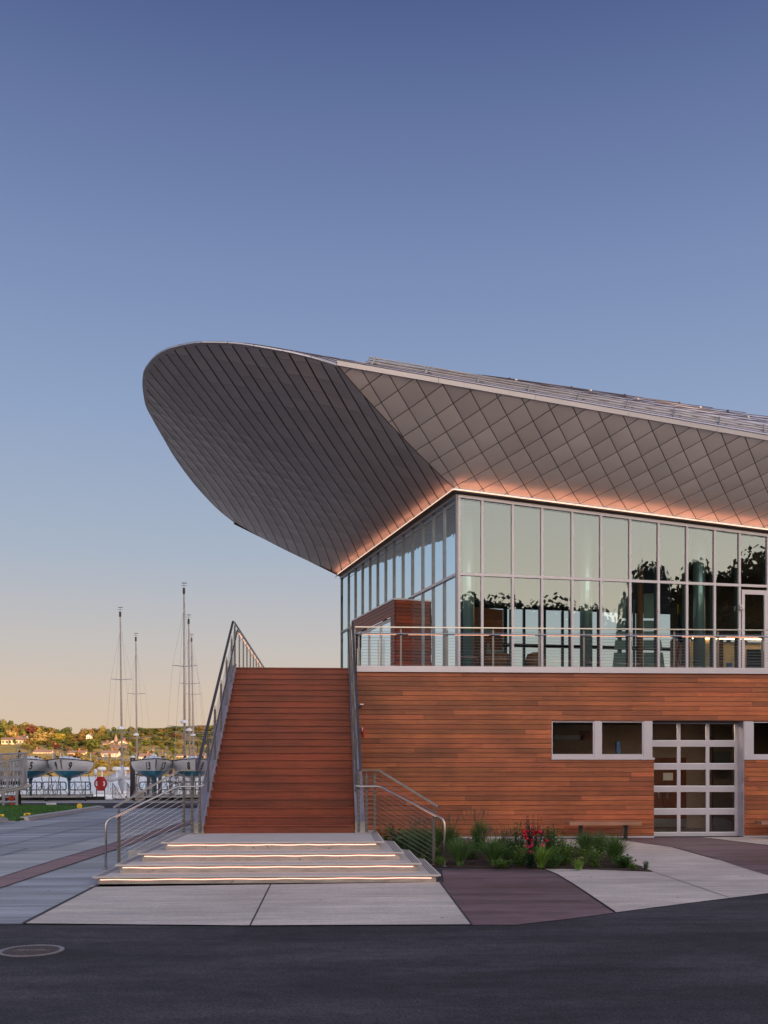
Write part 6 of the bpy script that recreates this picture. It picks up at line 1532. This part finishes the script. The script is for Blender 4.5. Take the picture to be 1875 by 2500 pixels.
def blossom(p, rad, col, seed, parent, cone=None, name='blossom'):
    r = random.Random(seed); m = MB(); p = Vector(p)
    if cone:
        for k in range(11):
            a = 2 * pi * k / 11; d = Vector((cos(a), sin(a), -.25)); s = Vector((-sin(a), cos(a), 0)) * rad * .22; m.quad(p, p + d * rad * .6 - s, p + d * rad, p + d * rad * .6 + s, tuple(c * r.uniform(.8, 1.2) for c in col))
        m.lathe(p - Vector((0, 0, .004)), [(rad * .3, 0), (rad * .28, rad * .25), (rad * .05, rad * .4)], 8, cone)
    else:
        for k in range(26):
            v = Vector((r.gauss(0, 1), r.gauss(0, 1), r.gauss(0, 1) + .3)).normalized(); c = p + v * rad * r.uniform(.3, .9); a = v.cross(Vector((r.random(), r.random(), r.random()))).normalized() * rad * .45; b = v.cross(a).normalized() * rad * .4; t_ = r.uniform(.55, 1.25)
            m.quad(c - a, c - b, c + a, c + b, tuple(q * t_ for q in col))
    return m.build(name, M['petal'], parent)
GRS, GRL, LF, LF2, DKR = (.10, .175, .05), (.17, .30, .04), (.085, .19, .04), (.14, .26, .04), (.07, .045, .04)
def base(px, py): p = PZ(px, py, .03); return p
# ornamental grasses (px, py base, height m, spread, blades, colour, plume, label)
gl_ = [(1030, 2100, .78, .42, 330, GRS, True, 'tall airy ornamental grass close behind the lower rail post'), (1010, 2080, .70, .40, 260, GRS, True, 'ornamental grass in the back corner by the steps'), (1062, 2078, .72, .42, 260, GRS, True, 'ornamental grass behind the end of the handrail'),
 (1122, 2113, .62, .34, 420, (.11, .20, .06), False, 'dense fountain grass at the front of the bed right of the handrail'), (1100, 2078, .70, .4, 260, GRS, True, 'wispy grass at the back right of the handrail'), (1170, 2072, .78, .36, 300, GRS, True, 'tallest wispy grass against the wall left of the roses'),
 (1205, 2113, .62, .36, 460, (.11, .20, .055), True, 'dense fountain grass at the front of the bed left of the roses'), (1322, 2119, .50, .30, 150, GRL, False, 'bright green strappy grass in front of the rose bush'), (1228, 2094, .55, .34, 240, GRS, True, 'mid bed grass just left of the tall leafy perennial'),
 (1430, 2092, .62, .36, 330, GRS, False, 'feathery grass under the bench left leg'), (1466, 2090, .60, .34, 300, GRS, False, 'feathery grass under the bench middle'), (1500, 2106, .62, .36, 430, (.11, .20, .05), True, 'rightmost fountain grass in the bed'), (1412, 2123, .26, .16, 60, GRL, False, 'small bright grass at the front edge right of the roses'), (1080, 2112, .2, .25, 90, GRL, False, 'low grass at the foot of the handrail')]
for i, (px, py, h, s, n, c, pl, lb) in enumerate(gl_):
    p = base(px, py); t = thing('tufted_plant', lb, 'plant', tuple(p)); tuft(p, h * .95, s * 1.2, int(n * 1.5), 50 + i, c, pl, t)
ll_ = [(990, 2082, .45, .35, 16, LF, .13, 'broad leaved plant beside the top concrete step'), (975, 2068, .5, .3, 14, LF, .12, 'leafy plant at the back beside the stair foot'), (1150, 2098, .35, .3, 16, LF, .08, 'low leafy plant between the two front fountain grasses'), (1255, 2096, .68, .26, 24, LF, .09, 'tall leafy perennial immediately left of the roses'),
 (1272, 2115, .36, .25, 20, LF2, .08, 'low light green plant in front left of the roses'), (1345, 2096, .62, .28, 26, LF, .10, 'tall leafy perennial immediately right of the roses'), (1378, 2112, .45, .25, 24, LF2, .08, 'leafy clump under the dark coneflowers'), (1298, 2119, .30, .16, 12, (.03, .08, .03), .09, 'dark green low plant right below the roses'),
 (1450, 2117, .36, .24, 20, LF2, .07, 'leafy clump under the cream blossoms'), (1522, 2118, .2, .2, 24, LF, .09, 'low spreading leafy plant near the pointed end of the bed'), (1546, 2124, .1, .06, 8, LF2, .05, 'small seedling before the pointed end of the bed'), (1577, 2123, .14, .06, 8, LF, .05, 'last tiny seedling at the pointed end of the bed'), (1350, 2119, .25, .2, 16, LF, .08, 'low plant at the front between roses and coneflowers'), (1226, 2119, .15, .18, 16, LF2, .06, 'flat ground plant at the front edge left of the roses')]
for i, (px, py, h, w_, n, c, l, lb) in enumerate(ll_):
    p = base(px, py); t = thing('leafy_perennial', lb, 'plant', tuple(p)); leafy(p, h * 1.15, w_ * 1.25, int(n * 2), 80 + i, c, t, l)
def at_depth(px, py, y): return PY(px, py, y)
r = random.Random(77); nf = 0
while nf < 22:
    x, y = r.uniform(1.2, 6.0), r.uniform(19.2, 23.5)
    if not inside(x, y, P2) or not inside(x + .35, y - .15, P2) or not inside(x, y - .35, P2): continue
    nf += 1; t = thing('leafy_perennial', 'small leafy green filler plant growing among the grasses of the bed', 'plant', (x, y, .03), 'small filler plants in the bed'); leafy((x, y, .03), r.uniform(.25, .42), .24, 22, 600 + nf, LF if nf % 2 else LF2, t, .075)
# rose bush
p = base(1293, 2103); t = thing('rose_bush', 'dark leaved rose bush covered in red blossoms in the middle of the bed', 'rose bush', tuple(p))
leafy(p, .95, .34, 46, 120, DKR, t, .07); leafy(p, .75, .36, 26, 121, (.035, .07, .025), t, .07, 'green_foliage')
R_ = (.85, .02, .06)
for i, (x, y) in enumerate(((838, 128), (850, 135), (862, 127), (845, 152), (858, 170), (900, 128), (905, 137), (890, 184), (935, 128), (945, 133), (862, 216), (850, 222), (872, 226), (890, 215), (835, 262), (880, 258), (888, 268), (983, 183), (958, 214), (845, 216))):
    blossom(at_depth(950 + x * .3918, 1980 + y * .3918, p.y - .3 + .15 * random.random()), .045 if i % 3 else .058, R_ if y < 210 else (.8, .03, .14), 200 + i, t)
# coneflowers
def flower(px, py, y0, col, cone, lb, seed, rad=.045, n=1):
    q = at_depth(px, py, y0); t = thing('coneflower', lb, 'flower', (q.x, q.y, .03)); m = MB(); m.tube([(q.x + .02, q.y, .03), (q.x, q.y, q.z)], .0035, 5, (.05, .09, .02)); m.build('stem', M['plant'], t)
    for k in range(n): o_ = Vector((random.uniform(-.06, .06), random.uniform(-.06, .03), random.uniform(-.03, .03))) if k else Vector((0, 0, 0)); blossom(q + o_, rad, col, seed + k, t, cone)
DK = (.05, .02, .015)
flower(1373, 2051, 20.4, (.12, .03, .05), DK, 'dark spent coneflower, tallest behind the leafy clump', 300); flower(1380, 2056, 20.2, (.12, .03, .05), DK, 'dark spent coneflower slightly below the tallest one', 301)
flower(1394, 2075, 20.1, (.75, .55, .2), (.2, .1, .02), 'pale yellow coneflower pair left of the feathery grass', 302, n=2); flower(1422, 2093, 19.6, (.85, .72, .38), (.25, .14, .03), 'cluster of cream coneflowers near the front', 305, n=5)
flower(1455, 2081, 19.9, (.6, .02, .06), DK, 'red blossoms at right of the cream cluster', 312, n=3); flower(1458, 2096, 19.7, (.4, .02, .16), DK, 'magenta blossoms just under the red ones at right', 318, n=2); flower(1476, 2084, 19.9, (.8, .42, .12), DK, 'single orange coneflower before the rightmost grass', 322)
flower(1538, 2102, 19.3, (.85, .6, .22), DK, 'yellow black eyed flowers near the pointed end of the bed', 324, n=3)
for i, (x, y) in enumerate(((345, 612), (385, 622), (395, 632), (403, 655), (405, 672), (418, 690), (430, 693))):
    flower(800 + x * .3617, 1800 + y * .3617, 22.6 - i * .1, (.75, .27, .02), DK, 'orange black eyed flower beside the top step, number %d from the left' % (i + 1) if False else ('orange black eyed flower beside the top step, ' + ('highest and leftmost', 'second highest', 'third highest', 'middle of the row', 'third lowest', 'second lowest', 'lowest and rightmost')[i]), 400 + i, rad=.05, n=2)
p = PZ(940, 2062, .03); t = thing('leafy_perennial', 'narrow leafy clump under the orange flowers beside the top step', 'plant', tuple(p)); leafy(p, .55, .25, 18, 500, LF, t, .09)
